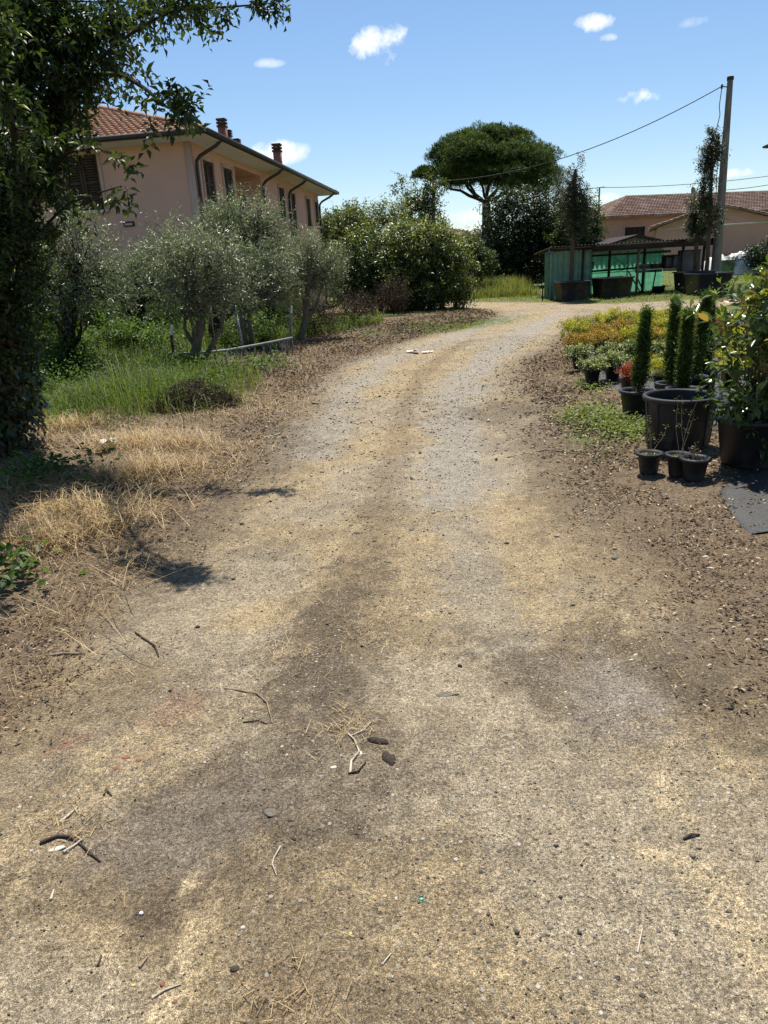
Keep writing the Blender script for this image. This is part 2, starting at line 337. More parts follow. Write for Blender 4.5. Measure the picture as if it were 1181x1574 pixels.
        va = np.concatenate(s.var).astype(np.float32) if s.var else np.zeros(0, np.float32)
        at_ = me.attributes.new('var', 'FLOAT', 'POINT'); at_.data.foreach_set('value', va)
        me.update(calc_edges=True)
        me.materials.append(MATS[mat])
        o = bpy.data.objects.new(name, me); col.objects.link(o)
        if parent is not None: o.parent = parent
        if loc is not None: o.location = loc
        return o

def tag(o, label=None, cat=None, group=None, kind=None):
    if label: o['label'] = label
    if cat: o['category'] = cat
    if group: o['group'] = group
    if kind: o['kind'] = kind
    return o
def empty(name, loc=(0, 0, 0), rz=0.0, label=None, cat=None, group=None):
    o = bpy.data.objects.new(name, None); col.objects.link(o); o.location = loc; o.rotation_euler = (0, 0, rz); o.empty_display_size = .2
    return tag(o, label, cat, group)
def copy_tree(o, parent=None):
    c = o.copy(); col.objects.link(c); c.parent = parent
    for ch in list(o.children): copy_tree(ch, c)
    return c

# ------------------------------------------------------------------ numpy noise
def _h(ix, iy, seed):
    n = (ix.astype(np.int64)*374761393+iy.astype(np.int64)*668265263+seed*1442695041) & 0x7fffffff
    n = (n ^ (n >> 13))*1274126177 & 0x7fffffff
    return ((n ^ (n >> 16)) & 0xffffff)/float(0xffffff)
def vnoise(x, y, seed=0):
    x = np.asarray(x, float); y = np.asarray(y, float)
    ix = np.floor(x); iy = np.floor(y); fx = x-ix; fy = y-iy; fx = fx*fx*(3-2*fx); fy = fy*fy*(3-2*fy)
    a = _h(ix, iy, seed); b = _h(ix+1, iy, seed); c = _h(ix, iy+1, seed); d = _h(ix+1, iy+1, seed)
    return (a*(1-fx)+b*fx)*(1-fy)+(c*(1-fx)+d*fx)*fy
def fbm(x, y, seed=0, oct=4):
    t = 0; amp = .5; tot = 0
    for k in range(oct):
        t = t+amp*vnoise(x*2**k+17.3*k, y*2**k+9.1*k, seed+k); tot += amp; amp *= .55
    return t/tot
def sstep(a, b, x):
    t = np.clip((x-a)/(b-a), 0, 1); return t*t*(3-2*t)

# ------------------------------------------------------------------ the ground and the gravel track
LEFT = [(-2.3, -8), (-2.0, .4), (-1.62, 2.0), (-1.43, 2.94), (-1.33, 4.74), (-1.14, 6.55), (-1.02, 8.4), (-.94, 10.33), (-.69, 13.2), (.35, 16.3), (1.5, 18.4), (2.65, 20.5), (4.0, 23.5), (4.3, 27), (3.5, 30), (-12, 31.5)]
BACK = [(-12, 36), (4, 35), (6.5, 31.3), (8, 28.6), (8.9, 27), (12, 26.5), (20, 28), (60, 36)]
FRONT = [(60, 30), (20, 23.5), (9, 22.3), (6.6, 22), (5.79, 20.6), (4.61, 16.9), (3.56, 14.45), (2.39, 11.86), (1.9, 9.2), (1.81, 8.4), (1.6, 5.93), (1.42, 4.28), (1.32, 2.65), (1.5, 1.8), (1.9, .4), (2.2, -8)]
ROAD = np.array(LEFT+BACK+FRONT)
def poly_sd(x, y, poly):
    x = np.asarray(x, float); y = np.asarray(y, float); inside = np.zeros(x.shape, bool); dist = np.full(x.shape, 1e9)
    n = len(poly)
    for i in range(n):
        x0, y0 = poly[i]; x1, y1 = poly[(i+1) % n]
        if y0 != y1:
            c = ((y0 > y) != (y1 > y)) & (x < (x1-x0)*(y-y0)/(y1-y0)+x0); inside ^= c
        dx, dy = x1-x0, y1-y0; t = np.clip(((x-x0)*dx+(y-y0)*dy)/(dx*dx+dy*dy), 0, 1)
        dist = np.minimum(dist, np.hypot(x-x0-t*dx, y-y0-t*dy))
    return np.where(inside, dist, -dist)
def patch(x, y, px, py, rx, ry, seed=1, soft=.5, rough=.6, rot=0):
    c = gp(px, py); ex = gp(px+rx, py)-c; ey = gp(px, py-ry)-c
    dx = x-c[0]; dy = y-c[1]; a, b = np.hypot(ex[0], ex[1]), np.hypot(ey[0], ey[1])
    q = np.array([ex[:2]/a/a, ey[:2]/b/b]); cs, sn = math.cos(rot), math.sin(rot)
    u = q[0, 0]*dx+q[0, 1]*dy; v = q[1, 0]*dx+q[1, 1]*dy; u, v = u*cs+v*sn, -u*sn+v*cs
    r = np.sqrt(u*u+v*v)+(fbm(x*3.1, y*3.1, seed)-.5)*rough*2.2+(fbm(x*14, y*14, seed+3)-.5)*rough*1.6+(fbm(x*34, y*34, seed+5, 2)-.5)*rough*1.5
    return 1-sstep(1-soft, 1+soft, r)
def height(x, y):
    sd = poly_sd(x, y, ROAD)
    z = -.02+.05*sstep(.1, -1.2, sd)
    near = sstep(60, 20, np.hypot(x, y))
    z = z+(fbm(x*1.1, y*1.1, 3)-.5)*.07*near*sstep(.3, -.8, sd)+(fbm(x*2.2, y*2.2, 5)-.5)*.028*near+(fbm(x*9, y*9, 6, 3)-.5)*.020*sstep(14, 5, np.hypot(x, y))
    z = z+.9*sstep(36, 75, y)*sstep(9, 20, x)
    z = z+.15*sstep(-2.5, -6, x)*sstep(6, 12, y)
    cl = np.interp(y, [-8, .4, 3, 6, 8.4, 10.3, 12.5, 14.5, 17, 20.5], [0, 0, 0, .23, .4, .5, .85, 1.6, 2.9, 4.4])
    for rx in (-.72, .72): z = z-.028*np.exp(-((x-cl-rx+.12*(fbm(x*0+3, y*.7, 15)-.5))/.2)**2)*near*sstep(24, 18, y)
    z = z+.012*np.exp(-((x-cl)/.22)**2)*near*sstep(24, 18, y)
    z = z-.016*patch(x, y, 300, 1260, 200, 90, 43, .5, .4)-.012*patch(x, y, 930, 1040, 140, 60, 47, .5, .4)+.010*patch(x, y, 505, 960, 85, 110, 41, .5)
    return z
def H1(x, y): return float(height(np.array([float(x)]), np.array([float(y)]))[0])

def make_ground():
    ys = [.35]
    while ys[-1] < 60: ys.append(ys[-1]+max(.012, .0105*ys[-1]))
    while ys[-1] < 1500: ys.append(ys[-1]*1.09)
    ys = np.array(list(-np.geomspace(120, .5, 34))+[-.3, 0, .2]+ys)
    h = [0]; st = .022
    while h[-1] < 45:
        if h[-1] > 2.2: st *= 1.022
        h.append(h[-1]+st)
    while h[-1] < 1500: h.append(h[-1]*1.15)
    xs = np.array([-q for q in h[:0:-1]]+h)
    X, Y = np.meshgrid(xs, ys); x = X.ravel(); y = Y.ravel()
    sd = poly_sd(x, y, ROAD)+(fbm(x*1.3, y*1.3, 11)-.5)*.5*np.clip(np.hypot(x, y)/8, .5, 1)+(fbm(x*7, y*7, 12)-.5)*.18
    z = height(x, y)
    # ---- colour of the earth itself
    C = lambda r, g, b: np.array([r, g, b])[None, :]
    tan = C(.345, .265, .153); soil = C(.105, .080, .053); grav = C(.30, .268, .215); sand = C(.45, .355, .215); litter = C(.150, .110, .073); green = C(.085, .115, .03); dust = C(.26, .22, .175); lawn = C(.135, .155, .045); brown = C(.14, .095, .055)
    c = np.repeat(tan, len(x), 0)
    def mx(c, t, m): m = np.clip(m, 0, 1)[:, None]; return c*(1-m)+t*m
    c = mx(c, grav, sstep(.45, .62, fbm(x*.9, y*.9, 21))*.45)
    c = mx(c, soil*1.6, sstep(.5, .68, fbm(x*6.5, y*6.5, 22))*.22); c = mx(c, soil*1.3, sstep(.52, .7, fbm(x*23, y*23, 23, 3))*.22)
    c = mx(c, soil, sstep(.56, .74, fbm(x*1.7, y*1.7, 24))*.35)
    far = sstep(5, 8.5, y)
    # wheel tracks of grey gravel, sandy middle strip with dry stuff
    def line(pts, w, seed):
        q = np.array([gp(*p)[:2] for p in pts]); d = np.full(len(x), 1e9)
        for a, b in zip(q[:-1], q[1:]):
            e = b-a; t = np.clip(((x-a[0])*e[0]+(y-a[1])*e[1])/(e@e), 0, 1); d = np.minimum(d, np.hypot(x-a[0]-t*e[0], y-a[1]-t*e[1]))
        d = d+(fbm(x*2.5, y*2.5, seed)-.5)*w*1.6+(fbm(x*11, y*11, seed+1)-.5)*w*1.1+(fbm(x*34, y*34, seed+2, 2)-.5)*w*1.0
        return 1-sstep(w*.4, w*1.2, d)
    c = mx(c, grav, line([(700, 760), (690, 680), (710, 600), (735, 560), (790, 520), (860, 480)], .34, 31)*.9)
    c = mx(c, grav, line([(480, 690), (520, 610), (600, 550), (720, 508), (800, 480)], .28, 33)*.7)
    c = mx(c, grav*.92, line([(760, 960), (700, 800)], .22, 34)*.5)
    c = mx(c, brown, line([(545, 900), (575, 800), (600, 720), (625, 620), (650, 570), (720, 520)], .17, 35)*.42)
    c = mx(c, soil, patch(x, y, 500, 960, 70, 100, 41, .55, .7)*.85)
    c = mx(c, soil, patch(x, y, 520, 1060, 100, 55, 42, .6, .8)*.6)
    c = mx(c, soil*1.15, patch(x, y, 330, 1240, 230, 100, 43, .45, .6)*.76)
    c = mx(c, dust*.72, patch(x, y, 300, 1240, 140, 55, 44, .5, .5)*.6)
    c = mx(c, soil*1.1, patch(x, y, 480, 1400, 190, 130, 45, .6, .8)*.5)
    c = mx(c, soil, patch(x, y, 500, 1190, 130, 70, 62, .5, .8)*.42)
    c = mx(c, soil*1.2, patch(x, y, 250, 1370, 50, 40, 63, .4, .5)*.8)
    c = mx(c, soil, patch(x, y, 100, 1100, 150, 70, 46, .6, .6)*.55)
    c = mx(c, soil, patch(x, y, 930, 1020, 170, 65, 47, .5, .6)*.75)
    c = mx(c, dust, patch(x, y, 950, 1050, 75, 45, 48, .6, .5)*.95)
    c = mx(c, soil, patch(x, y, 1140, 1080, 90, 120, 49, .5, .6)*.6)
    c = mx(c, soil, patch(x, y, 760, 628, 60, 14, 50, .5, .5)*.6)
    c = mx(c, soil*1.3, patch(x, y, 870, 720, 60, 60, 51, .6, .6)*.6)
    c = mx(c, soil*1.2, patch(x, y, 330, 760, 80, 90, 52, .6, .6)*.65)
    c = mx(c, soil*1.2, patch(x, y, 640, 1560, 120, 60, 53, .5, .6)*.5)
    c = mx(c, brown, patch(x, y, 430, 1540, 70, 60, 64, .5, .7)*.6)
    for q in ((1035, 1215, 24, 36), (1030, 1300, 45, 20), (1100, 1350, 40, 45), (1140, 1420, 30, 60), (265, 1500, 20, 80), (285, 1335, 16, 20)):
        c = mx(c, sand, patch(x, y, *q, seed=60, soft=.5, rough=.85)*.9)
    for q in ((205, 1160, 26, 10), (110, 1135, 18, 8), (260, 1085, 40, 16)):
        c = mx(c, C(.24, .12, .075), patch(x, y, *q, seed=65, soft=.6, rough=1.3)*.38)
    c = mx(c, soil*.5, line([(232, 1418), (250, 1450), (262, 1480), (275, 1530), (280, 1574)], .010, 36)*.8)
    c = mx(c, soil*.6, line([(300, 1232), (340, 1228), (385, 1226), (420, 1245)], .010, 37)*.6)
    # verges
    ver = sstep(.12, -.25, sd)
    c = mx(c, soil*1.25, sstep(.55, 0, sd)*.55*sstep(2, 4, y))
    c = mx(c, litter, ver*.85)
    dry = ver*sstep(.4, .6, fbm(x*2, y*2, 71))
    c = mx(c, C(.16, .115, .07), dry*.5)
    edge_b = sstep(-.9, -1.6, sd+2.0*sstep(10.5, 15, y))
    grn = edge_b*sstep(-1.9, -2.8, x+.8*(fbm(x, y, 72)-.5)-.12*np.clip(y-10, 0, 9))*sstep(8, 10.5, y+1.5*(fbm(x*1.4, y*1.4, 73)-.5))
    c = mx(c, green, grn*ver*.9)
    c = mx(c, lawn, ver*sstep(25, 27.5, y+2*(fbm(x*.8, y*.8, 74)-.5)))
    c = mx(c, lawn*.9, ver*sstep(6, 9, x)*sstep(13, 17, y))
    c = mx(c, green*1.1, patch(x, y, 925, 655, 60, 28, 75, .4, .6)*ver*.8)
    c = mx(c, green, patch(x, y, 690, 500, 60, 9, 76, .5, .6)*.8)
    c = mx(c, lawn, sstep(60, 90, np.hypot(x, y)))
    grain = np.clip(sstep(-.2, .3, sd)*(.35+.65*sstep(.4, .65, fbm(x*1.2, y*1.2, 81)))+line([(700, 760), (690, 680), (710, 600), (735, 560), (790, 520)], .4, 31)*.5, 0, 1)
    grain = grain*(1-.75*patch(x, y, 310, 1260, 190, 85, 43, .4, .4))
    ny, nx = X.shape; i = (np.arange(ny-1)[:, None]*nx+np.arange(nx-1)[None, :]).ravel()
    F = np.stack([i, i+1, i+nx+1, i+nx], -1); road_f = sd[F].mean(1) > 0
    V = np.stack([x, y, z], -1)
    for name, m in (('road', road_f), ('ground', ~road_f)):
        ff = F[m]; used = np.unique(ff); remap = np.zeros(len(x), int); remap[used] = np.arange(len(used))
        mb = MB(); mb.add(V[used], remap[ff]); o = mb.build(name, 'earth', smooth=True)
        ca = o.data.color_attributes.new('Col', 'FLOAT_COLOR', 'POINT')
        ca.data.foreach_set('color', np.concatenate([c[used], np.ones((len(used), 1))], 1).astype(np.float32).ravel())
        ga = o.data.attributes.new('grain', 'FLOAT', 'POINT'); ga.data.foreach_set('value', grain[used].astype(np.float32))
        tag(o, kind='structure')
make_ground()

R = np.random.default_rng
def rdir(rng, n): return norm(rng.normal(size=(n, 3)))

# ------------------------------------------------------------------ plants
def curve(a, b, rng, n=6, bend=.15, sag=0.0):
    a = np.array(a, float); b = np.array(b, float); t = np.linspace(0, 1, n)[:, None]; L = np.linalg.norm(b-a)
    off = rdir(rng, 1)*bend*L; w = np.sin(np.pi*t); p = a+(b-a)*t+off*w
    p[:, 2] += (sag*w[:, 0])*L
    p[1:-1] += rng.normal(size=(n-2, 3))*L*.02
    return p
def sprigs(mb, wood, P, D, Ln, m, leafL, leafW, rng, var, spread=.8, fold=.25, droop=.12, stem=.003, varj=.25, bend=.15):
    n = len(P); D = norm(D); t = (np.arange(m)+.6)/m
    U = norm(np.cross(D, rdir(rng, n))); W = np.cross(D, U)
    ph = rng.uniform(0, 6.28, n)[:, None]+np.arange(m)[None]*2.4
    side = np.cos(ph)[..., None]*U[:, None]+np.sin(ph)[..., None]*W[:, None]
    pos = P[:, None]+D[:, None]*(Ln[:, None]*t[None])[..., None]+side*.01
    pos[..., 2] -= (bend*Ln[:, None]*t[None]**2)
    ax = D[:, None]*(1-spread*(1-.4*t[None, :, None]))+side*spread+rng.normal(size=(n, m, 3))*.18
    nn = norm(np.array([0, 0, 1.])+D[:, None]*.4+rng.normal(size=(n, m, 3))*.45)
    L_ = leafL*rng.uniform(.65, 1.2, (n, m)); va = np.clip(np.broadcast_to(var, (n,))[:, None]+rng.normal(size=(n, m))*varj, 0, 1)
    mb.leaves(pos.reshape(-1, 3), ax.reshape(-1, 3), nn.reshape(-1, 3), L_.ravel(), (L_*leafW/leafL).ravel(), va.ravel(), fold, droop)
    if wood is not None and stem > 0:
        E_ = P+D*Ln[:, None]; E_[:, 2] -= bend*Ln
        s = U*stem; s2 = W*stem
        V = np.stack([P+s, P-s*.5+s2, P-s*.5-s2, E_], 1).reshape(-1, 3); i = np.arange(n)[:, None]*4
        F = np.concatenate([i+np.array([[0, 1, 3]]), i+np.array([[1, 2, 3]]), i+np.array([[2, 0, 3]])])
        wood.add(V, F)
def blob_points(rng, k, ells, shell=.45, gap=.0):
    """centres of leaf clumps spread through a union of ellipsoids (cx,cy,cz,rx,ry,rz)"""
    vol = np.array([e[3]*e[4]*e[5] for e in ells]); pick = rng.choice(len(ells), k, p=vol/vol.sum()); E_ = np.array(ells)[pick]
    d = rdir(rng, k); r = (shell+(1-shell)*rng.uniform(0, 1, k)**.6)*(1+rng.normal(size=k)*.11)*(.78+.44*vnoise(d[:, 0]*2.3+d[:, 2]*1.7+pick*7.1+40, d[:, 1]*2.3+pick*3.3+40, 9))
    return E_[:, :3]+d*r[:, None]*E_[:, 3:6], d, pick
def plant(name, label, cat, base, trunk, ells, k, sp_per, m, leafL, leafW, mat, bark, rng, group=None, clump=.35, up=.3, splen=.35, shell=.5, limbs=6, fork=.55, trunk_r=.09, spread=.8, wood_sides=6, stem=.003, hlight=.35, kindcrown=None, crown_name='crown', twigs=True, extra=None, outw=.8, limb_r=.45, bend=.15, fold=.25):
    base = np.array(base, float); root = empty(name, base, 0, label, cat, group)
    wood = MB(); crown = MB(); zc = np.array([e[2] for e in ells]); zt = max(e[2]+e[5] for e in ells); zb = min(e[2]-e[5] for e in ells)
    C, d, pick = blob_points(rng, k, ells, shell)
    trunk = [np.array(t, float) for t in trunk]; top = trunk[-1]; n = len(trunk)
    wood.tube(np.array(trunk), np.linspace(trunk_r*1.25, trunk_r*.75, n) if n > 2 else np.array([trunk_r*1.25, trunk_r*.75]), 9, cap=False)
    cen = C[rng.choice(k, min(limbs, k), replace=False)]
    lp = []
    for c in cen:
        s = trunk[-1] if rng.uniform() < .7 or n < 3 else trunk[-2]
        e = s+(c-s)*rng.uniform(.65, .9); cv = curve(s, e, rng, 6, .16); lp.append(cv)
        wood.tube(cv, np.linspace(trunk_r*limb_r*1.3, trunk_r*.14, 6), wood_sides, cap=False)
    allp = np.concatenate(lp+[np.array([top])])
    if twigs:
        for c in C[:: max(1, k//160)]:
            j = np.argmin(((allp-c)**2).sum(1)); a = allp[j]
            if np.linalg.norm(a-c) > .05: wood.tube(curve(a, c, rng, 4, .12), np.linspace(trunk_r*.14, trunk_r*.04, 4), 4, cap=False)
    for e in (extra or []):
        wood.tube(np.array(e[0]), np.array(e[1]), 6, cap=False)
    nS = k*sp_per; Cc = np.repeat(C, sp_per, 0); dd = np.repeat(d, sp_per, 0); csz = np.repeat(rng.uniform(.6, 1.25, k), sp_per)
    P = Cc+rdir(rng, nS)*(clump*csz*rng.uniform(0, 1, nS)**.5)[:, None]
    D = norm(rdir(rng, nS)*.9+dd*outw+np.array([0, 0, up])); Ls = splen*rng.uniform(.5, 1.25, nS)
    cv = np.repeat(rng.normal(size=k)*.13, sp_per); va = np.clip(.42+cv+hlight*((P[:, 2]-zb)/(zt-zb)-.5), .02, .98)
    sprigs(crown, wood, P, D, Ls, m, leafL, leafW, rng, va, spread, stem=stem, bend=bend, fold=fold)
    wood.build('trunk', bark, root, True); cr = crown.build(crown_name, mat, root)
    return root, C, d

def pxell(px, py, Y, rx, ry, base, rd=None):
    """ellipsoid from its photograph outline at distance Y, local to base"""
    c = at(px, py, Y); a = np.linalg.norm(at(px+rx, py, Y)-c); b = abs(at(px, py-ry, Y)[2]-c[2])
    return (c[0]-base[0], c[1]-base[1], c[2]-base[2], a, a if rd is None else rd, b)

def groundpt(px, py):
    p = gp(px, py); p[2] = H1(p[0], p[1])-.03; return p

# ------------------------------------------------------------------ scatter on the ground
def ring_road(rng, n, sd_lo, sd_hi, xr, yr, dens=None):
    out = []; tot = 0
    while tot < n:
        x = rng.uniform(*xr, n*2); u = rng.uniform(0, 1, n*2); y = yr[0]*(yr[1]/yr[0])**u
        sd = poly_sd(x, y, ROAD); k = (sd > sd_lo) & (sd < sd_hi)
        if dens is not None: k &= rng.uniform(0, 1, n*2) < dens(x, y, sd)
        p = np.stack([x[k], y[k]], -1); out.append(p); tot += len(p)
        if len(p) == 0: break
    return np.concatenate(out)[:n]
def blades(name, mat, p, h, w, rng, lean=.5, var=None, label=None, cat=None, flat=0.0, curl=.5, z0=-.01):
    n = len(p); z = height(p[:, 0], p[:, 1])+z0; P = np.concatenate([p, z[:, None]], 1)
    a = rng.uniform(0, 2*np.pi, n); d = np.stack([np.cos(a), np.sin(a), np.zeros(n)], -1); s = np.stack([-np.sin(a), np.cos(a), np.zeros(n)], -1)
    ln = rng.uniform(0, 1, n)[:, None]*lean+flat; h = (h*rng.uniform(.5, 1.2, n))[:, None]; w = np.broadcast_to(w, (n,))[:, None]
    up = np.array([0, 0, 1.]); d1 = norm(up+d*ln); d2 = norm(up*(1-curl)+d*(ln+curl))
    a0 = P-s*w*.5; a1 = P+s*w*.5; M = P+d1*h*.55; b0 = M-s*w*.35; b1 = M+s*w*.35; T = M+d2*h*.45
    T[:, 2] = np.maximum(T[:, 2], z+.008); 
    V = np.stack([a0, a1, b1, b0, T], 1).reshape(-1, 3); i = np.arange(n)[:, None]*5
    va = rng.uniform(0, 1, n) if var is None else var
    mb = MB(); mb.add(V, i+np.array([[0, 1, 2, 3]]), np.repeat(va, 5)); 
    mb.f.append(i+np.array([[3, 2, 4]]))
    o = mb.build(name, mat); return tag(o, label, cat, kind='stuff')
def flakes(name, mat, p, size, rng, label, cat, asp=.45, lift=.012, tilt=.5, var=None):
    n = len(p); z = height(p[:, 0], p[:, 1])+lift*rng.uniform(.3, 1.2, n); P = np.concatenate([p, z[:, None]], 1)
    a = rng.uniform(0, 2*np.pi, n); D = np.stack([np.cos(a), np.sin(a), rng.uniform(-.25, .35, n)*tilt], -1)
    Nn = norm(np.array([0, 0, 1.])+rng.normal(size=(n, 3))*tilt*.6); Ln = size*rng.uniform(.4, 1.3, n)
    mb = MB(); mb.leaves(P, D, Nn, Ln, Ln*asp, rng.uniform(0, 1, n)**1.4 if var is None else var, .3, .15)
    return tag(mb.build(name, mat), label, cat, kind='stuff')

def scatter():
    rng = R(1)
    # loose gravel on the track
    n = 42000; p = ring_road(rng, n, -.15, 3, (-3, 5), (.9, 17))
    keep = fbm(p[:, 0]*1.2, p[:, 1]*1.2, 81)+.35*rng.uniform(-1, 1, n) > .40; p = p[keep]; n = len(p)
    dst = np.hypot(p[:, 0], p[:, 1]); s = .0016+.0045*rng.uniform(0, 1, n)**3.5; s[rng.uniform(0, 1, n) < .012] *= rng.uniform(1.6, 3.0); s = s*np.clip(dst/3, .8, 2.6)
    P = np.concatenate([p, (height(p[:, 0], p[:, 1])+s*.25)[:, None]], 1)
    oc = np.array([(1, 0, 0), (-1, 0, 0), (0, 1, 0), (0, -1, 0), (0, 0, .7), (0, 0, -.6)], float)
    a = rng.uniform(0, 6.28, n); sx = s*rng.uniform(.8, 1.5, n); sy = s*rng.uniform(.7, 1.1, n)
    jit = rng.uniform(.75, 1.2, (n, 6, 1)); Q = oc[None]*jit
    X = Q[:, :, 0]*sx[:, None]; Yy = Q[:, :, 1]*sy[:, None]; Z = Q[:, :, 2]*s[:, None]
    V = np.stack([X*np.cos(a)[:, None]-Yy*np.sin(a)[:, None], X*np.sin(a)[:, None]+Yy*np.cos(a)[:, None], Z], -1)+P[:, None, :]
    f8 = np.array([(0, 2, 4), (2, 1, 4), (1, 3, 4), (3, 0, 4), (2, 0, 5), (1, 2, 5), (3, 1, 5), (0, 3, 5)])
    F = (np.arange(n)[:, None, None]*6+f8[None]).reshape(-1, 3)
    mb = MB(); mb.add(V.reshape(-1, 3), F, np.repeat(rng.uniform(0, 1, n), 6))
    tag(mb.build('gravel', 'pebble'), 'loose grey and tan gravel strewn over the track', 'gravel', kind='stuff')
    # leaf litter on both verges
    def dl(x, y, sd): return sstep(.45, -.35, sd)*(.15+.85*sstep(.38, .62, fbm(x*2.3, y*2.3, 91)))
    p = ring_road(rng, 20000, -2.2, .5, (1.0, 4.5), (2.2, 13), dl)
    flakes('leaf_litter', 'litter_leaf', p, .030*np.clip(np.hypot(p[:, 0], p[:, 1])/5, .8, 1.6), rng, 'dry brown leaf litter along the verge by the plant pots', 'leaf litter')
    p = ring_road(rng, 18000, -2.4, .45, (-4.5, 0.5), (2.2, 16), dl)
    flakes('leaf_litter', 'litter_leaf', p, .027*np.clip(np.hypot(p[:, 0], p[:, 1])/5, .8, 1.6), rng, 'dry brown leaf litter along the verge below the olive trees', 'leaf litter')
    # straw: near verge left
    def ds(x, y, sd): return sstep(.15, -.3, sd)*sstep(.36, .6, fbm(x*1.5, y*1.5, 92))
    p = ring_road(rng, 12000, -2.8, .3, (-4.4, -.8), (2.2, 10.5), ds)
    blades('dry_grass', 'straw', p, .17*(.4+1.2*fbm(p[:, 0]*3, p[:, 1]*3, 96)), .0036*np.clip(np.hypot(p[:, 0], p[:, 1])/5, .7, 1.6), rng, .9, rng.uniform(0, 1, len(p)), 'straw-coloured dry grass on the verge left of the track', 'dry grass', flat=1.6, curl=1.0)
    def dl2(x, y, sd): return sstep(.3, -.3, sd)*sstep(.36, .6, fbm(x*1.1, y*1.1, 89))
    p = ring_road(rng, 900, -2.6, .3, (-4.4, -.6), (2.6, 11), dl2)
    blades('dry_grass', 'straw', p, .42, .004, rng, 1.5, rng.uniform(.35, 1, len(p)), 'long pale straw stalks lying over the left verge', 'dry grass', flat=1.8, curl=1.0, z0=.02)
    tufts = [gp(200, 690), gp(120, 790), gp(110, 660), gp(160, 740), gp(60, 760), gp(235, 730), gp(280, 690), gp(60, 840), gp(150, 810)]
    q = np.concatenate([t[:2]+rng.normal(size=(420, 2))*np.array([.2, .16]) for t in tufts])
    blades('dry_grass', 'straw', q, .38, .005, rng, .7, .3+.7*rng.uniform(0, 1, len(q)), 'pale standing tufts of dry grass below the ivy-covered tree', 'dry grass', flat=.9, curl=1.0)
    # stalks lying on the track
    def dk(x, y, sd): return sstep(.9, -.3, sd)*.6+patch(x, y, 505, 960, 85, 110, 41, .5)*.5+patch(x, y, 540, 1120, 70, 40, 41, .5)*.6+patch(x, y, 440, 1530, 60, 50, 41, .5)*.7+.02
    p = ring_road(rng, 2600, -1.5, 3, (-3, 3), (1.0, 12), dk)
    blades('straw_stalks', 'straw', p, .085, .0022*np.clip(np.hypot(p[:, 0], p[:, 1])/3, .8, 2.5), rng, 1.5, None, 'short straw stalks scattered flat on the track', 'straw', flat=4, curl=1, z0=.004)
    # green undergrowth between olives
    def dg(x, y, sd): return sstep(-.75, -1.7, sd+2.0*sstep(10.5, 15, y)+.8*(fbm(x*1.1, y*1.1, 87)-.5))*sstep(7.6, 10.5, y+1.2*(fbm(x*1.4, y*1.4, 73)-.5))
    p = ring_road(rng, 52000, -12, -.4, (-11, .3), (7.5, 24), dg)
    tall = .2+1.25*fbm(p[:, 0]*.9, p[:, 1]*.9, 93)**1.7
    blades('grass', 'grass_blade', p, tall, .008*np.clip(p[:, 1]/10, .8, 2), rng, .6, np.clip(rng.uniform(0, 1, len(p))*.75+.5*(fbm(p[:, 0]*.8, p[:, 1]*.8, 94)-.4), 0, 1), 'lush green grass growing under the olive trees', 'grass', curl=.9, flat=.15)
    # brown mixed weeds along the left edge further off and below the laurels
    def db(x, y, sd): return sstep(.1, -.3, sd)*sstep(-3.8, -1.6, sd)*sstep(8.5, 12, y)*(.3+.7*sstep(.35, .6, fbm(x*1.5, y*1.5, 97)))
    p = ring_road(rng, 11000, -3.6, .1, (-5, 5), (9, 27), db)
    blades('dry_weeds', 'straw', p, .16*(.3+1.6*fbm(p[:, 0]*2, p[:, 1]*2, 98)), .006, rng, 1.4, rng.uniform(0, .8, len(p)), 'brown dry weeds along the track edge before the laurel bushes', 'weeds', flat=.4, curl=1.0)
    p = ring_road(rng, 14000, -3.6, .2, (-5, 5), (9, 27), db)
    flakes('leaf_litter', 'litter_leaf', p, .05*np.clip(p[:, 1]/12, .8, 1.6), rng, 'brown leaf litter and dead weeds along the bend', 'leaf litter', lift=.05, tilt=1.2, var=rng.uniform(0, .75, len(p)))
    # leafy weeds growing through the grass
    def dgw(x, y, sd): return sstep(-.7, -1.5, sd+1.7*sstep(10.5, 15, y))*sstep(8.2, 10.5, y+1.2*(fbm(x*1.4, y*1.4, 73)-.5))*(.15+.85*sstep(.4, .62, fbm(x*.8, y*.8, 99)))
    p = ring_road(rng, 3000, -9, -.5, (-9, .3), (8.2, 22), dgw); n = len(p)
    mb = MB(); P = np.concatenate([p, height(p[:, 0], p[:, 1])[:, None]], 1)
    sprigs(mb, None, P, norm(np.array([0, 0, 1.])+rng.normal(size=(n, 3))*.35), rng.uniform(.2, .7, n)*(.7+.7*fbm(p[:, 0]*.7, p[:, 1]*.7, 88)), 12, .058, .02, rng, np.clip(.5+.25*rng.normal(size=n), 0, 1), .8, bend=.2)
    tag(mb.build('leafy_weeds', 'bramble_leaf'), 'leafy green weeds growing through the grass between the olive trunks', 'weeds', kind='stuff')
    # grass strip on the inside of the bend
    q = gp(690, 502)[:2]+rng.normal(size=(2600, 2))*np.array([.9, 1.1]); k = poly_sd(q[:, 0], q[:, 1], ROAD) < .25; q = q[k]
    blades('grass', 'grass_blade', q, .10, .016, rng, .8, rng.uniform(.3, .95, len(q)), 'patch of short green grass on the inside of the bend', 'grass', curl=.6)
    # tall field grass beyond the drive, and lawn in front of the shed and right
    p = np.stack([rng.uniform(2, 8.2, 15000), rng.uniform(35.5, 50, 15000)], -1); p = p[(p[:, 0]-3.5)*1.0+(p[:, 1]-36)*.5 > -1]
    hh = .45+.9*fbm(p[:, 0]*.35, p[:, 1]*.35, 95)*sstep(36, 40, p[:, 1])
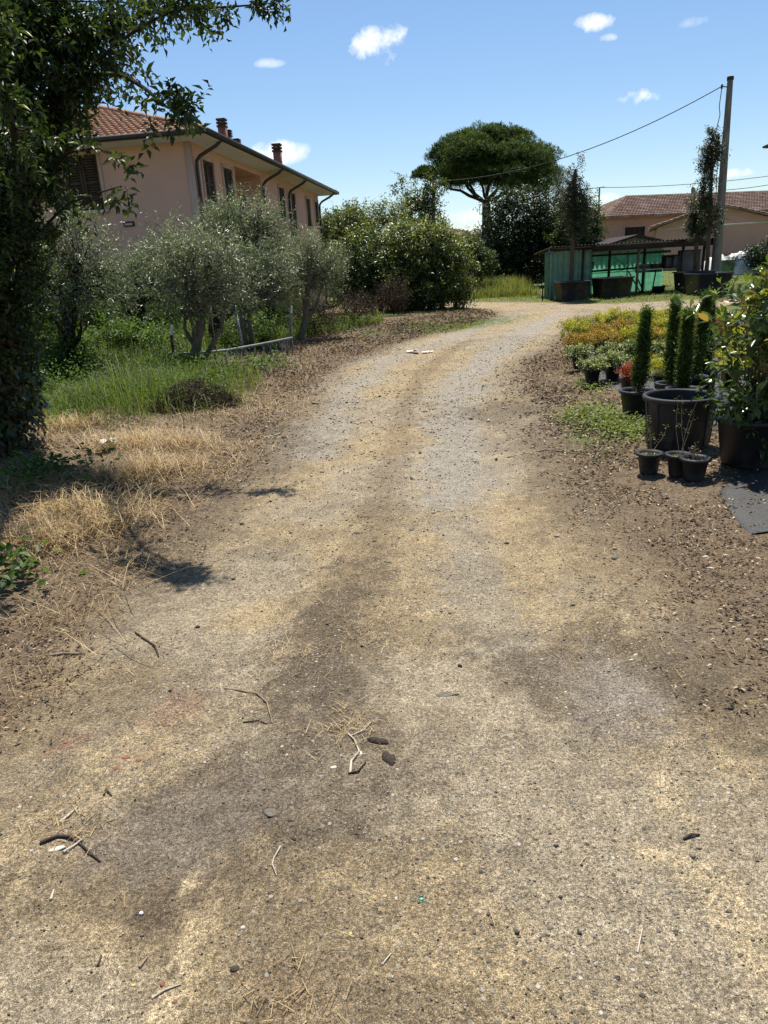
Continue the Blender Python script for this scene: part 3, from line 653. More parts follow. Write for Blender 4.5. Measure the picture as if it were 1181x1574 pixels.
    blades('tall_grass', 'field_blade', p, hh, .03, rng, .4, rng.uniform(0, 1, len(p)), 'tall yellow-green grass in the field below the stone pine', 'tall grass', curl=.4)
    def dw(x, y, sd): return sstep(.1, -.4, sd)
    p = ring_road(rng, 9000, -9, .1, (4.5, 24), (26, 36), dw)
    blades('lawn_grass', 'field_blade', p, .13, .022, rng, .8, rng.uniform(0, .8, len(p)), 'short dry lawn in front of the green shed', 'grass', curl=.6)
    p = np.stack([rng.uniform(14, 45, 12000), rng.uniform(31, 62, 12000)], -1); p = p[poly_sd(p[:, 0], p[:, 1], ROAD) < 0]
    blades('lawn_grass', 'field_blade', p, .12, .045, rng, .8, rng.uniform(0, .7, len(p)), 'mown lawn rising towards the pink houses', 'grass', curl=.6)
    # ground weeds right, by the pots
    q = np.concatenate([gp(925, 650)[:2]+rng.normal(size=(1500, 2))*np.array([.18, .42]), gp(985, 668)[:2]+rng.normal(size=(500, 2))*np.array([.14, .22]), gp(905, 600)[:2]+rng.normal(size=(250, 2))*np.array([.1, .3])])
    n = len(q); P = np.concatenate([q, (height(q[:, 0], q[:, 1])+rng.uniform(.01, .10, n))[:, None]], 1); D = rdir(rng, n); D[:, 2] = abs(D[:, 2])*.5
    mb = MB(); mb.leaves(P, D, norm(np.array([0, 0, 1.])+.5*rdir(rng, n)), .04*rng.uniform(.6, 1.3, n), .024, rng.uniform(.1, 1, n), .2)
    tag(mb.build('ground_weeds', 'weed_leaf'), 'low green weeds spreading beside the big black pot', 'weeds', kind='stuff')
    # broad-leaved weeds at the foot of the ivy tree and far left edge
    q = np.concatenate([gp(70, 745)[:2]+rng.normal(size=(420, 2))*np.array([.24, .22]), gp(15, 905)[:2]+rng.normal(size=(110, 2))*np.array([.10, .16]), gp(110, 560)[:2]+rng.normal(size=(900, 2))*np.array([.7, .8]), gp(400, 570)[:2]+rng.normal(size=(500, 2))*np.array([.3, .5])])
    n = len(q); P = np.concatenate([q, (height(q[:, 0], q[:, 1])+rng.uniform(.02, .22, n))[:, None]], 1); D = rdir(rng, n); D[:, 2] *= .4
    mb = MB(); mb.leaves(P, D, norm(np.array([0, 0, 1.])+.6*rdir(rng, n)), .07*rng.uniform(.6, 1.3, n), .05, rng.uniform(0, .8, n), .2)
    tag(mb.build('ground_weeds', 'bramble_leaf'), 'broad-leaved green weeds at the foot of the ivy-covered tree', 'weeds', kind='stuff')
scatter()

def olives():
    spec = [ # base px, Y, trunk px list, crown ellipsoids (px,py,rx,ry), trunk radius, label
      ((100, 600), 12.2, [(100, 600), (105, 540), (110, 470)], [(112, 385, 62, 66), (60, 420, 60, 70), (150, 430, 45, 45)], .10, 'grey-green olive tree farthest left, right beside the ivy-covered tree'),
      ((212, 540), 17.0, [(212, 540), (214, 500), (216, 465)], [(235, 420, 45, 55), (200, 435, 40, 40), (262, 395, 40, 45)], .13, 'olive tree with a short dark trunk, second from the left'),
      ((293, 578), 13.0, [(292, 578), (302, 535), (309, 487)], [(300, 390, 62, 72), (340, 420, 52, 60), (265, 415, 42, 50), (310, 455, 60, 22)], .085, 'front olive tree with pale forked trunk beside the low metal rail'),
      ((326, 560), 17.5, [(326, 560), (327, 510), (330, 450)], [(375, 345, 62, 60), (345, 350, 45, 55), (410, 370, 40, 50)], .11, 'tallest olive tree, standing behind the forked one with a dark trunk'),
      ((375, 545), 16.6, [(378, 545), (373, 505), (372, 470)], [(385, 425, 48, 42), (415, 410, 38, 45), (360, 440, 30, 30)], .075, 'olive tree with two thin trunks over the middle of the rail'),
      ((412, 515), 21.0, [(412, 515), (413, 490), (415, 455)], [(430, 400, 34, 48), (405, 420, 30, 34)], .12, 'olive tree with a stout dark trunk between the twin-trunked one and the last one'),
      ((464, 525), 18.5, [(461, 527), (470, 490), (473, 440)], [(472, 395, 45, 50), (455, 420, 32, 32), (495, 405, 34, 40)], .085, 'last olive tree of the row, nearest to the laurel bushes'),
    ]
    for i, (b, Y, tr, cr, r, lab) in enumerate(spec):
        rng = R(100+i); base = at(*b, Y); base[2] = H1(base[0], base[1])-.05
        T = [at(p[0], p[1], Y)-base for p in tr]; T[0][2] = 0; 
        E_ = [pxell(p[0], p[1]+12, Y, p[2]*.86, p[3]*.80, base) for p in cr]
        ex = []
        if i == 2:
            q = [T[0]+np.array([.05, .05, .05]), at(318, 545, Y)-base, at(340, 505, Y)-base, at(350, 450, Y)-base]; ex.append((q, [.05, .045, .04, .02]))
            q = [T[2], at(288, 455, Y)-base, at(283, 420, Y)-base]; ex.append((q, [.05, .04, .02]))
        if i == 4:
            q = [T[0]+np.array([.12, .05, 0]), at(386, 515, Y)-base, at(382, 480, Y)-base, at(392, 430, Y)-base]; ex.append((q, [.06, .055, .045, .02]))
        vol = sum(e[3]*e[5]*e[4] for e in E_); k = int(min(340, max(160, 215*vol**.66)))
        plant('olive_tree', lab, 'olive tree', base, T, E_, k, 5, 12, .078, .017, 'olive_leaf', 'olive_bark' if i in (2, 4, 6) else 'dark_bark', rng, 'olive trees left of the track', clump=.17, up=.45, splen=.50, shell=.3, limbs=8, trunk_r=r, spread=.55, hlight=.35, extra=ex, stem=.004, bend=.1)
olives()

def bushes():
    def bush(name, lab, cat, Y, base_px, ells, k, spp, m, lL, lW, mat, seed, **kw):
        base = at(*base_px, Y); base[2] = H1(base[0], base[1])-.05
        E_ = [pxell(*e[:2], Y+(e[4] if len(e) > 4 else 0), e[2], e[3], base, e[5] if len(e) > 5 else None) for e in ells]
        top = np.array([0, 0, max(.3, np.mean([e[2] for e in E_])*.5)])
        return plant(name, lab, cat, base, [np.zeros(3), top*.5, top], E_, k, spp, m, lL, lW, mat, kw.pop('bark', 'dark_bark'), R(seed), **kw)
    # undergrowth behind the olives
    bush('bramble_bush', 'bright green bramble thicket behind the leftmost olive trees', 'bramble', 19, (150, 545), [(120, 480, 80, 55), (190, 500, 60, 40), (240, 490, 50, 36), (60, 470, 70, 70)], 420, 6, 7, .085, .055, 'bramble_leaf', 201, clump=.35, splen=.4, shell=.3, trunk_r=.05, limbs=9, group='undergrowth below the house')
    bush('bramble_bush', 'bright green bramble thicket below the house behind the middle olive trees', 'bramble', 22, (330, 520), [(290, 485, 60, 32), (360, 480, 60, 34), (430, 470, 40, 30)], 300, 6, 7, .085, .055, 'bramble_leaf', 202, clump=.35, splen=.4, shell=.3, trunk_r=.05, limbs=9, group='undergrowth below the house')
    bush('bramble_bush', 'low bramble growing round the foot of the last olive trunk', 'bramble', 16.5, (408, 560), [(405, 540, 20, 20), (395, 556, 22, 12)], 60, 5, 6, .07, .045, 'bramble_leaf', 203, clump=.14, splen=.2, shell=.2, trunk_r=.02, limbs=4)
    bush('bramble_bush', 'low leafy thicket in the grass right beside the ivy-covered trunk', 'bramble', 12.2, (90, 600), [(85, 560, 46, 38), (130, 580, 34, 24)], 130, 6, 8, .07, .04, 'bramble_leaf', 204, clump=.2, splen=.34, shell=.2, trunk_r=.02, limbs=6, up=.8)
    bush('bramble_bush', 'leafy thicket in the grass in front of the second olive trunk', 'bramble', 14.5, (225, 560), [(190, 535, 40, 30), (245, 545, 36, 24)], 130, 6, 8, .075, .042, 'bramble_leaf', 205, clump=.22, splen=.36, shell=.2, trunk_r=.02, limbs=6, up=.8)
    bush('bramble_bush', 'shaded leafy thicket behind the middle of the low metal rail', 'bramble', 18.5, (350, 540), [(345, 520, 40, 22), (395, 515, 34, 22), (285, 525, 30, 20)], 130, 6, 8, .08, .045, 'bramble_leaf', 206, clump=.24, splen=.36, shell=.2, trunk_r=.02, limbs=6, up=.8)
    # laurels at the bend
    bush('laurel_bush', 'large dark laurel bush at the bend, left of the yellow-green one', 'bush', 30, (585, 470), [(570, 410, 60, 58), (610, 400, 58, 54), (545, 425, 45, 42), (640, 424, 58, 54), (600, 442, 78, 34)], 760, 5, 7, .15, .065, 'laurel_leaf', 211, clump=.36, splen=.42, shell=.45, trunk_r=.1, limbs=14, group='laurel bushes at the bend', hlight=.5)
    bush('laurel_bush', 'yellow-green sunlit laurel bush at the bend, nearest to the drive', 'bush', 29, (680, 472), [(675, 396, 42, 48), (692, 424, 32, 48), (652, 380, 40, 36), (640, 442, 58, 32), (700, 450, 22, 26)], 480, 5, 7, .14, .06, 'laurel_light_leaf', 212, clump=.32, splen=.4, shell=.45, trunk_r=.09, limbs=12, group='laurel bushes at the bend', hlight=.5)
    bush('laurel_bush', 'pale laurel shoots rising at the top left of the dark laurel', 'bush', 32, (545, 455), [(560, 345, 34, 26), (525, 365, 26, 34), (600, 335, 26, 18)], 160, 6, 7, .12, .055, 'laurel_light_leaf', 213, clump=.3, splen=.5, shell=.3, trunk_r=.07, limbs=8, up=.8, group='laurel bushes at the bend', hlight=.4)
    bush('slender_tree', 'slender open tree rising above the laurel bushes beside the wooden post', 'tree', 35, (640, 455), [(648, 300, 22, 24), (625, 300, 16, 14), (668, 300, 14, 14), (612, 285, 9, 10), (650, 330, 32, 18), (690, 325, 12, 8)], 100, 5, 7, .15, .075, 'laurel_leaf', 214, clump=.22, splen=.42, shell=.2, trunk_r=.06, limbs=12, up=.5, bark='bark')
    bush('garden_tree', 'light green tree at the far end of the pink house', 'tree', 44, (520, 440), [(520, 350, 26, 26), (545, 345, 22, 22), (500, 365, 20, 30)], 130, 6, 6, .2, .1, 'far_leaf', 215, clump=.4, splen=.5, shell=.3, trunk_r=.1, limbs=8, bark='bark')
    bush('hazel_bush', 'small mid-green bush between the laurels and the pine trunk', 'bush', 40, (712, 425), [(715, 392, 26, 30), (740, 405, 22, 20)], 120, 6, 6, .14, .08, 'far_leaf', 216, clump=.3, splen=.4, shell=.3, trunk_r=.05, limbs=6)
    # dead brushwood among the laurels' feet
    for (px, py, w, h, Y, lab) in ((605, 455, 26, 26, 26.5, 'reddish dead bracken at the foot of the dark laurel'), (485, 488, 34, 24, 19.5, 'brown dead bramble heap beside the last olive trunk'), (545, 478, 44, 24, 22, 'brown withered weeds below the dark laurel')):
        bush('dead_bush', lab, 'dead bush', Y, (px, py+h), [(px, py, w, h)], 90, 6, 5, .07, .02, 'dead_brush', 220+px, clump=.2, splen=.35, shell=.1, trunk_r=.02, limbs=6, up=.6, group='withered bushes')
    # the dark evergreens behind the shed
    bush('evergreen_tree', 'dense dark evergreen tree between the pine trunk and the green shed', 'tree', 48, (800, 440), [(800, 350, 48, 56), (835, 345, 40, 54), (775, 360, 30, 56), (820, 400, 60, 30), (795, 400, 50, 30)], 750, 6, 6, .2, .1, 'dark_leaf', 231, clump=.5, splen=.55, shell=.6, trunk_r=.2, limbs=12, hlight=.5)
    bush('background_tree', 'mid-green tree right behind the left potted tree', 'tree', 44, (885, 440), [(890, 345, 26, 40), (900, 360, 20, 30), (872, 370, 20, 40)], 240, 6, 6, .17, .09, 'far_leaf', 232, clump=.4, splen=.5, shell=.5, trunk_r=.12, limbs=8, hlight=.4)
    bush('conifer_tree', 'dark pointed conifer peeping out left of the left potted tree', 'conifer', 46, (866, 440), [(868, 300, 14, 34), (866, 350, 22, 50)], 140, 6, 8, .16, .04, 'dark_leaf', 233, clump=.35, splen=.5, shell=.4, trunk_r=.14, limbs=6, up=.2)
    # far right: hedge and low shrub
    bush('hedge_bush', 'round dark hedge bush beside the white tarpaulin', 'bush', 44, (1168, 412), [(1165, 396, 18, 17), (1190, 394, 24, 20), (1225, 390, 30, 22)], 260, 6, 6, .13, .08, 'dark_leaf', 241, clump=.25, splen=.3, shell=.7, trunk_r=.05, limbs=6)
    bush('thorn_bush', 'sparse dry shrub in front of the white tarpaulin', 'bush', 42, (1126, 412), [(1126, 402, 10, 10)], 40, 5, 4, .08, .02, 'dead_brush', 242, clump=.15, splen=.5, shell=.1, trunk_r=.02, limbs=6, up=1.0)
    # far tree line on the horizon
    for i, (x, y, w, h, mt) in enumerate(((-30, 95, 7, 7, 'far_leaf'), (-18, 110, 6, 6, 'far_leaf'), (-6, 120, 8, 6, 'far_leaf'), (2, 105, 5, 5, 'dark_leaf'), (17, 115, 7, 6, 'far_leaf'), (34, 120, 8, 8, 'far_leaf'), (52, 110, 7, 7, 'dark_leaf'), (-46, 80, 7, 8, 'far_leaf'), (70, 100, 9, 7, 'far_leaf'))):
        ds = ('far left behind the pink house', 'behind the pink house', 'behind the end of the pink house', 'left of the pine', 'right of the pine trunk', 'behind the long roof', 'far right behind the houses', 'outermost on the left', 'outermost on the right')[i]
        plant('far_tree', 'distant round tree on the horizon, '+ds, 'tree', (x, y, -.1), [(0, 0, 0), (0, 0, h*.3), (0, 0, h*.5)], [(0, 0, h*.6, w*.5, w*.5, h*.4), (w*.25, 0, h*.5, w*.35, w*.4, h*.35)], 150, 5, 5, .5, .3, mt, 'bark', R(260+i), 'trees on the horizon', clump=.8, splen=1.0, shell=.5, trunk_r=.25, limbs=6, twigs=False, stem=0)
bushes()

def stone_pine():
    rng = R(301); Y = 62.0; b = at(745, 400, Y); base = np.array([b[0], Y, H1(b[0], Y)-.1])
    root = empty('stone_pine', base, 0, 'tall stone pine with umbrella crown and bare forked limbs', 'pine tree')
    wood = MB(); q = lambda px, py, dy=0: at(px, py, Y+dy)-base
    tr = [np.zeros(3), q(747, 390), q(748, 340), q(748, 308)]
    wood.tube(np.array(tr), [.46, .42, .36, .34], 12, cap=False)
    top = tr[-1]
    # outline of the umbrella: clumps on an upper dome
    def dome(px):
        xs = [648, 660, 668, 690, 715, 745, 780, 815, 840, 857, 861]; tp = [240, 232, 215, 200, 191, 185, 190, 203, 216, 232, 245]; bt = [262, 272, 288, 294, 300, 302, 302, 304, 304, 296, 270]
        return np.interp(px, xs, tp), np.interp(px, xs, bt)
    clumps = []
    for k in range(430):
        u = rng.uniform(-1, 1); v = rng.uniform(-1, 1)
        if u*u+v*v > 1: continue
        px = 761+91*u; dy = v*6.4; edge = math.sqrt(u*u+v*v)
        t, bm = dome(760+98*np.sign(u)*edge if abs(u) > .02 else 760)
        t2, _ = dome(px); tt = max(t, t2)
        py = tt+10+rng.uniform(0, 1)**1.05*max(6, bm-6-tt-10)*(1 if edge > .55 else .8)
        clumps.append((q(px, py, dy), rng.uniform(.9, 1.75)))
    for k in range(16): clumps.append((q(640+24*rng.uniform(0, 1), 262+13*rng.uniform(0, 1), rng.uniform(-1.2, 1.2)), .55))
    C = np.array([c for c, _ in clumps]); S = np.array([s for _, s in clumps])
    # limbs
    ends = [((652, 270), -1, (700, 296)), ((690, 262), 3, (715, 280)), ((690, 250), -3, (722, 278)), ((725, 245), 1, (738, 275)), ((765, 240), -2, (758, 270)), ((800, 250), 3, (775, 280)), ((830, 262), 0, (785, 285)), ((835, 250), -3, (800, 275)), ((790, 260), -4, (770, 285))]
    lp = []
    for e, dy, m in ends:
        a = top+np.array([0, 0, rng.uniform(-.5, .1)]); mm = q(*m, dy*.5); ee = q(*e, dy)
        t = np.linspace(0, 1, 8)[:, None]; p = (1-t)**2*a+2*t*(1-t)*mm+t*t*ee; p[1:-1] += rng.normal(size=(6, 3))*.1
        wood.tube(p, np.linspace(.15, .035, 8)*rng.uniform(.8, 1.15), 7, cap=False); lp.append(p)
    lp = np.concatenate(lp)
    for c in C[::4]:
        far_ = ((lp-c)**2).sum(1)+np.where(lp[:, 2] > c[2]+.2, 9, 0); a = lp[np.argmin(far_)]
        wood.tube(curve(a, c, rng, 4, .08), [.045, .035, .025, .015], 4, cap=False)
    wood.build('trunk', 'pine_bark', root, True)
    crown = MB(); per = 84; n = len(C)*per
    Cc = np.repeat(C, per, 0); ss = np.repeat(S, per); d = rdir(rng, n); d[:, 2] = np.abs(d[:, 2])*1.0-.15
    P = Cc+d*(ss*.66*rng.uniform(.6, 1, n)**.35*(.8+.4*vnoise(d[:, 0]*3+9, d[:, 1]*3+d[:, 2]*2+9, 3)))[:, None]*np.array([1, 1, .66]); D = norm(d+np.array([0, 0, .7])+rdir(rng, n)*.4)
    va = np.clip(.35+np.repeat(rng.normal(size=len(C))*.15, per)+.6*d[:, 2], 0, 1)  # clump shading put into the needle colour: lighter tops, darker undersides
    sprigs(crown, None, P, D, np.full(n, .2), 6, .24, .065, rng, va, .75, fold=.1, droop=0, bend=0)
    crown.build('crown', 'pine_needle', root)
stone_pine()

# ------------------------------------------------------------------ the ivy-clad tree on the left
def detail_leaf_mesh(name, mat, L=1.0, W=.5, var=.5, lobed=False):
    """one leaf of 10 faces with a midrib fold and a curved tip"""
    xs = np.array([0, .18, .42, .68, .88, 1.0]); w = np.array([.02, .34, .5, .40, .2, .0])*W*2*.5
    if lobed: w = np.array([.05, .55, .42, .36, .16, 0])*W
    V = []; 
    for x, ww in zip(xs, w):
        zc = -.22*x*x
        V += [(x*L, -ww, zc+.28*ww), (x*L, 0, zc), (x*L, ww, zc+.28*ww)]
    F = []
    for i in range(len(xs)-1):
        a = i*3; F += [(a, a+3, a+4, a+1), (a+1, a+4, a+5, a+2)]
    mb = MB(); mb.add(V, F, var); o = mb.build(name, mat, smooth=True); me = o.data; bpy.data.objects.remove(o); return me
def leaf_parts(root, meshes, P, D, Nn, S):
    D = norm(D); Sd = norm(np.cross(Nn, D)); Nn = np.cross(D, Sd)
    for i in range(len(P)):
        o = bpy.data.objects.new('leaf', meshes[i % len(meshes)]); col.objects.link(o); o.parent = root
        m = np.eye(4); m[:3, 0] = D[i]*S[i]; m[:3, 1] = Sd[i]*S[i]; m[:3, 2] = Nn[i]*S[i]; m[:3, 3] = P[i]
        o.matrix_local = Matrix(m.tolist())

def ivy_tree():
    rng = R(401); base = np.array([-4.03, 7.2, H1(-4.03, 7.2)-.05]); K = 1.19
    root = empty('ivy_tree', base, 0, 'big dark ivy-covered tree at the left edge with branches hanging over the track', 'tree')
    wood = MB(); tr = np.array([(0, 0, 0), (.02, .0, 1), (-.05, .05, 2), (.0, .1, 3.1), (.1, .1, 4.4), (.15, .2, 5.8)])*K
    wood.tube(tr, [.27, .23, .21, .19, .15, .08], 10, cap=False)
    # ivy on the trunk
    ivy = MB(); n = 19000; z = rng.uniform(0, 1, n)**.85*4.3; a = rng.uniform(0, 6.28, n); lump = .30+.24*fbm(a*1.4, z*1.6, 402)+.05*np.sin(z*3)+.10*sstep(1.0, 1.6, z)+.16*sstep(1.9, 3.0, z)
    r = lump*rng.uniform(0.35, 1.1, n)**.7; cx = np.interp(z, tr[:, 2], tr[:, 0]); cy = np.interp(z, tr[:, 2], tr[:, 1])
    r = r*K; z = z*K; cx = np.interp(z, tr[:, 2], tr[:, 0]); cy = np.interp(z, tr[:, 2], tr[:, 1]); P = np.stack([cx+r*np.cos(a), cy+r*np.sin(a), z], -1); O = np.stack([np.cos(a), np.sin(a), np.full(n, .15)], -1)
    D = norm(np.array([0, 0, -1.])+O*.5+rdir(rng, n)*.6); Nn = norm(O+rdir(rng, n)*.45)
    dead = (fbm(a*1.2+3, z*1.1, 403) > .52) & (z < 2.2) & (rng.uniform(0, 1, n) < .75)
    va = np.where(dead, rng.uniform(.83, 1, n), np.clip(rng.beta(2, 3, n), 0, .78))
    ivy.leaves(P, D, Nn, .085*rng.uniform(.5, 1.25, n), .07*rng.uniform(.6, 1.2, n), va, .12, .15, .35)
    # canopy: limbs over the left top of the picture, a few reaching right
    q = lambda px, py, Y: at(px, py, Y*1.2 if Y > 5.65 else Y)-base
    limbs = [[q(30, 330, 6.2), q(80, 190, 6.1), q(150, 90, 6.0), q(230, 30, 5.6), q(300, 8, 5.3)],
             [q(30, 300, 6.0), q(90, 140, 6.0), q(170, 105, 6.0), q(225, 135, 5.6), q(262, 172, 5.3), q(290, 165, 5.1)],
             [q(80, 160, 6.2), q(140, 60, 6.1), q(230, 15, 6.1), q(330, 12, 6.0), q(420, 5, 6.0)],
             [q(40, 330, 5.9), q(100, 235, 5.8), q(150, 225, 5.4), q(190, 252, 5.1)],
             [q(40, 380, 5.8), q(100, 315, 5.7), q(140, 300, 5.4), q(186, 286, 5.1)],
             [q(40, 250, 6.2), q(10, 60, 6.2), q(-60, -100, 6.3), q(-160, -200, 6.4)],
             [q(40, 300, 6.0), q(-40, 160, 5.8), q(-160, 60, 5.6)], [q(40, 260, 6.5), q(20, 100, 7.4), q(60, -60, 8.2)], [q(40, 300, 6.0), q(10, 150, 5.0), q(-40, -40, 4.4)]]
    pts = []; dirs = []; wts = []
    for li, L in enumerate(limbs):
        L = np.array(L); t = np.linspace(0, 1, 14); s = np.linspace(0, 1, len(L)); p = np.stack([np.interp(t, s, L[:, k]) for k in range(3)], -1)
        p[1:-1] = .25*p[:-2]+.5*p[1:-1]+.25*p[2:]
        wood.tube(p, np.linspace(.034 if li not in (3, 4) else .014, .003, 14), 6, cap=False)
        tg = norm(np.gradient(p, axis=0))
        bare = {0: .4, 1: .72, 2: .5, 3: .8, 4: .82}.get(li, 0)
        for i in range(2, 14):
            for k in range((5 if i > 3 else 7) if li not in (3, 4) else 1):
                if i/13 > (.45 if li < 3 else .2) and i < 12 and rng.uniform() < bare: continue
                o = rdir(rng, 1)[0]; ln = rng.uniform(.05, .30)*(1.12-.075*i) *(.6 if li in (3, 4) else 1)
                e = p[i]+norm(tg[i]*.6+o)*ln; wood.tube(curve(p[i], e, rng, 3, .1), [.006, .004, .002], 4, cap=False)
                pts.append(e); dirs.append(norm(tg[i]*.5+o)); wts.append(1)
    # dense dark body of the crown near the trunk
    body = [(*q(30, 110, 6.1), .45, .5, .6), (*q(75, 70, 6.0), .36, .45, .38), (*q(10, 280, 5.9), .40, .45, .5), (*q(150, 40, 6.1), .26, .35, .22), (*q(35, 200, 5.9), .28, .36, .34), (*q(5, 420, 5.9), .28, .36, .4), (*q(215, 5, 6.0), .2, .3, .12), (*q(0, -20, 6.3), .5, .5, .3), (*q(-120, 100, 6.2), .6, .6, .7), (*q(0, 500, 5.95), .30, .36, .35), (*q(-10, 590, 5.95), .28, .34, .35), (*q(10, 350, 5.95), .28, .36, .4), (*q(60, 20, 6.1), .4, .4, .3)]
    body = [(*e[:3], e[3]*K, e[4]*K, e[5]*K) for e in body]
    C, dd, _ = blob_points(rng, 1750, body, .3)
    pts = np.concatenate([np.array(pts), C]); dirs = np.concatenate([np.array(dirs), dd])
    for c in C[::6]:
        j = np.argmin(((tr-c)**2).sum(1)); wood.tube(curve(tr[j], c, rng, 4, .1), [.02, .012, .008, .004], 4, cap=False)
    nS = len(pts)*3; P = np.repeat(pts, 3, 0)+rng.normal(size=(nS, 3))*.03; D = norm(np.repeat(dirs, 3, 0)+rdir(rng, nS)*.7+np.array([0, 0, -.25]))
    crown = MB(); sprigs(crown, wood, P, D, rng.uniform(.06, .17, nS), 7, .066, .030, rng, np.clip(rng.normal(size=nS)*.18+.42, 0, 1), .75, droop=.25, stem=.0015, bend=.25)
    wood.build('trunk', 'dark_bark', root, True)
    tag(crown.build('crown', 'canopy_leaf', root), kind='stuff'); tag(ivy.build('ivy', 'ivy_leaf', root), kind='stuff')
    # the ivy leaves that can be told apart, on the side of the track
    ms = [detail_leaf_mesh('ivy_leaf', 'ivy_leaf', 1, .85, v, True) for v in (.1, .25, .4, .55, .7, .9)]
    n = 300; z = rng.uniform(.3, 3.6, n); a = rng.uniform(-2.4, .35, n); r = .36+.17*fbm(a*1.4, z*1.6, 402)+.08*sstep(1.0, 1.6, z)+.22*sstep(1.9, 3.0, z)
    r = r*K; P = np.stack([np.interp(z, tr[:, 2], tr[:, 0])+r*np.cos(a), np.interp(z, tr[:, 2], tr[:, 1])+r*np.sin(a), z], -1); O = np.stack([np.cos(a), np.sin(a), np.full(n, .25)], -1)
    leaf_parts(root, ms, P, norm(np.array([0, 0, -1.])+O*.5+rdir(rng, n)*.8), norm(O+rdir(rng, n)*.65), rng.uniform(.04, .11, n))
ivy_tree()

# ------------------------------------------------------------------ buildings
def wall_holes(mb, o, ux, x0, x1, z0, z1, holes, depth, nrm):
    """wall rectangle in direction ux from o with rectangular openings and reveals (nrm points outwards)"""
    o = np.array(o, float); ux = np.array(ux, float); nrm = np.array(nrm, float)
    xs = sorted({x0, x1, *[h[0] for h in holes], *[h[1] for h in holes]}); zs = sorted({z0, z1, *[h[2] for h in holes], *[h[3] for h in holes]})
    pt = lambda x, z, d=0: o+ux*x+np.array([0, 0, z])-nrm*d
    for a, b in zip(xs[:-1], xs[1:]):
        for c, d in zip(zs[:-1], zs[1:]):
            mx_, mz = (a+b)/2, (c+d)/2
            if any(h[0] < mx_ < h[1] and h[2] < mz < h[3] for h in holes): continue
            mb.add([pt(a, c), pt(b, c), pt(b, d), pt(a, d)], [(0, 1, 2, 3)])
    for h in holes:
        a, b, c, d = h[:4]; dp = h[4] if len(h) > 4 else depth
        for p, q_ in (((a, c), (b, c)), ((b, c), (b, d)), ((b, d), (a, d)), ((a, d), (a, c))):
            mb.add([pt(*p), pt(*q_), pt(*q_, dp), pt(*p, dp)], [(0, 1, 2, 3)])
        mb.add([pt(a, c, dp), pt(b, c, dp), pt(b, d, dp), pt(a, d, dp)], [(0, 1, 2, 3)])
def shutter_window(root, o, ux, nrm, a, b, c, d, trim=True, leaves_=2, slats=16):
    o = np.array(o, float); ux = np.array(ux, float); nrm = np.array(nrm, float); pt = lambda x, z, e=0: o+ux*x+np.array([0, 0, z])+nrm*e
    g = MB(); g.add([pt(a, c, -.10), pt(b, c, -.10), pt(b, d, -.10), pt(a, d, -.10)], [(0, 1, 2, 3)]); w = g.build('window', 'window_glass', root)
    if trim:
        t = MB(); k = .10
        for p0, p1 in (((a-k/2, c-k), (a-k/2, d+k)), ((b+k/2, c-k), (b+k/2, d+k))): t.beam(pt(*p0, .015), pt(*p1, .015), k, .05, up=tuple(nrm))
        t.beam(pt(a, d+k/2, .018), pt(b, d+k/2, .018), k, .05, up=tuple(nrm)); t.build('frame', 'stucco_trim', w)
        s = MB(); s.beam(pt(a-.14, c-.04, .06), pt(b+.14, c-.04, .06), .07, .14, up=tuple(nrm)); s.build('sill', 'cream_trim', w)
    wd = (b-a)/leaves_
    for i in range(leaves_):
        s = MB(); x0 = a+i*wd+.015; x1 = a+(i+1)*wd-.015; e = -.03
        s.beam(pt(x0+.03, c+.02, e), pt(x0+.03, d-.02, e), .06, .04, up=tuple(nrm)); s.beam(pt(x1-.03, c+.02, e), pt(x1-.03, d-.02, e), .06, .04, up=tuple(nrm))
        for z in (c+.05, (c+d)/2, d-.05): s.beam(pt(x0+.06, z, e), pt(x1-.06, z, e), .05, .035, up=tuple(nrm))
        for z in np.linspace(c+.09, d-.09, slats): s.beam(pt(x0+.06, z, e-.005), pt(x1-.06, z, e-.005), .008, .055, up=tuple(norm(nrm*.6+np.array([0, 0, 1]))))
        s.build('shutter', 'shutter_wood', w)
def tile_roof(mb, o, ux, up_slope, x0, x1, vmax, tw=.21, tl=.36, amp=.05, rng=None):
    """barrel tiles: columns run up the slope; vmax(x) gives the slope length of a column"""
    o = np.array(o, float); ux = norm(ux); vs = norm(up_slope); nn = norm(np.cross(ux, vs)); nn = nn if nn[2] > 0 else -nn
    nc = int((x1-x0)/tw); arc = np.linspace(0, 1, 6)
    for i in range(nc):
        x = x0+i*tw; vm = vmax(x+tw/2)
        if vm < .05: continue
        nr = max(1, int(math.ceil(vm/tl)))
        for r in range(nr):
            v0 = r*tl; v1 = min(vm, v0+tl*1.06); j = rng.normal()*.006
            prof = amp*np.maximum(np.sin(arc*np.pi), 0)-.0; pr = []
            for v, lift in ((v0, .035), (v1, .0)):
                for a_, h in zip(arc, prof): pr.append(o+ux*(x+a_*tw)+vs*(v+j)+nn*(h+lift))
            k = 6; F = [(q, q+1, k+q+1, k+q) for q in range(5)]
            # front lip of the tile
            V = pr+[o+ux*(x+a_*tw)+vs*(v0+j)+nn*(-.01) for a_ in arc]; F += [(q+12, q+13, q+1, q) for q in range(5)]
            mb.add(V, F, rng.uniform(0, 1))

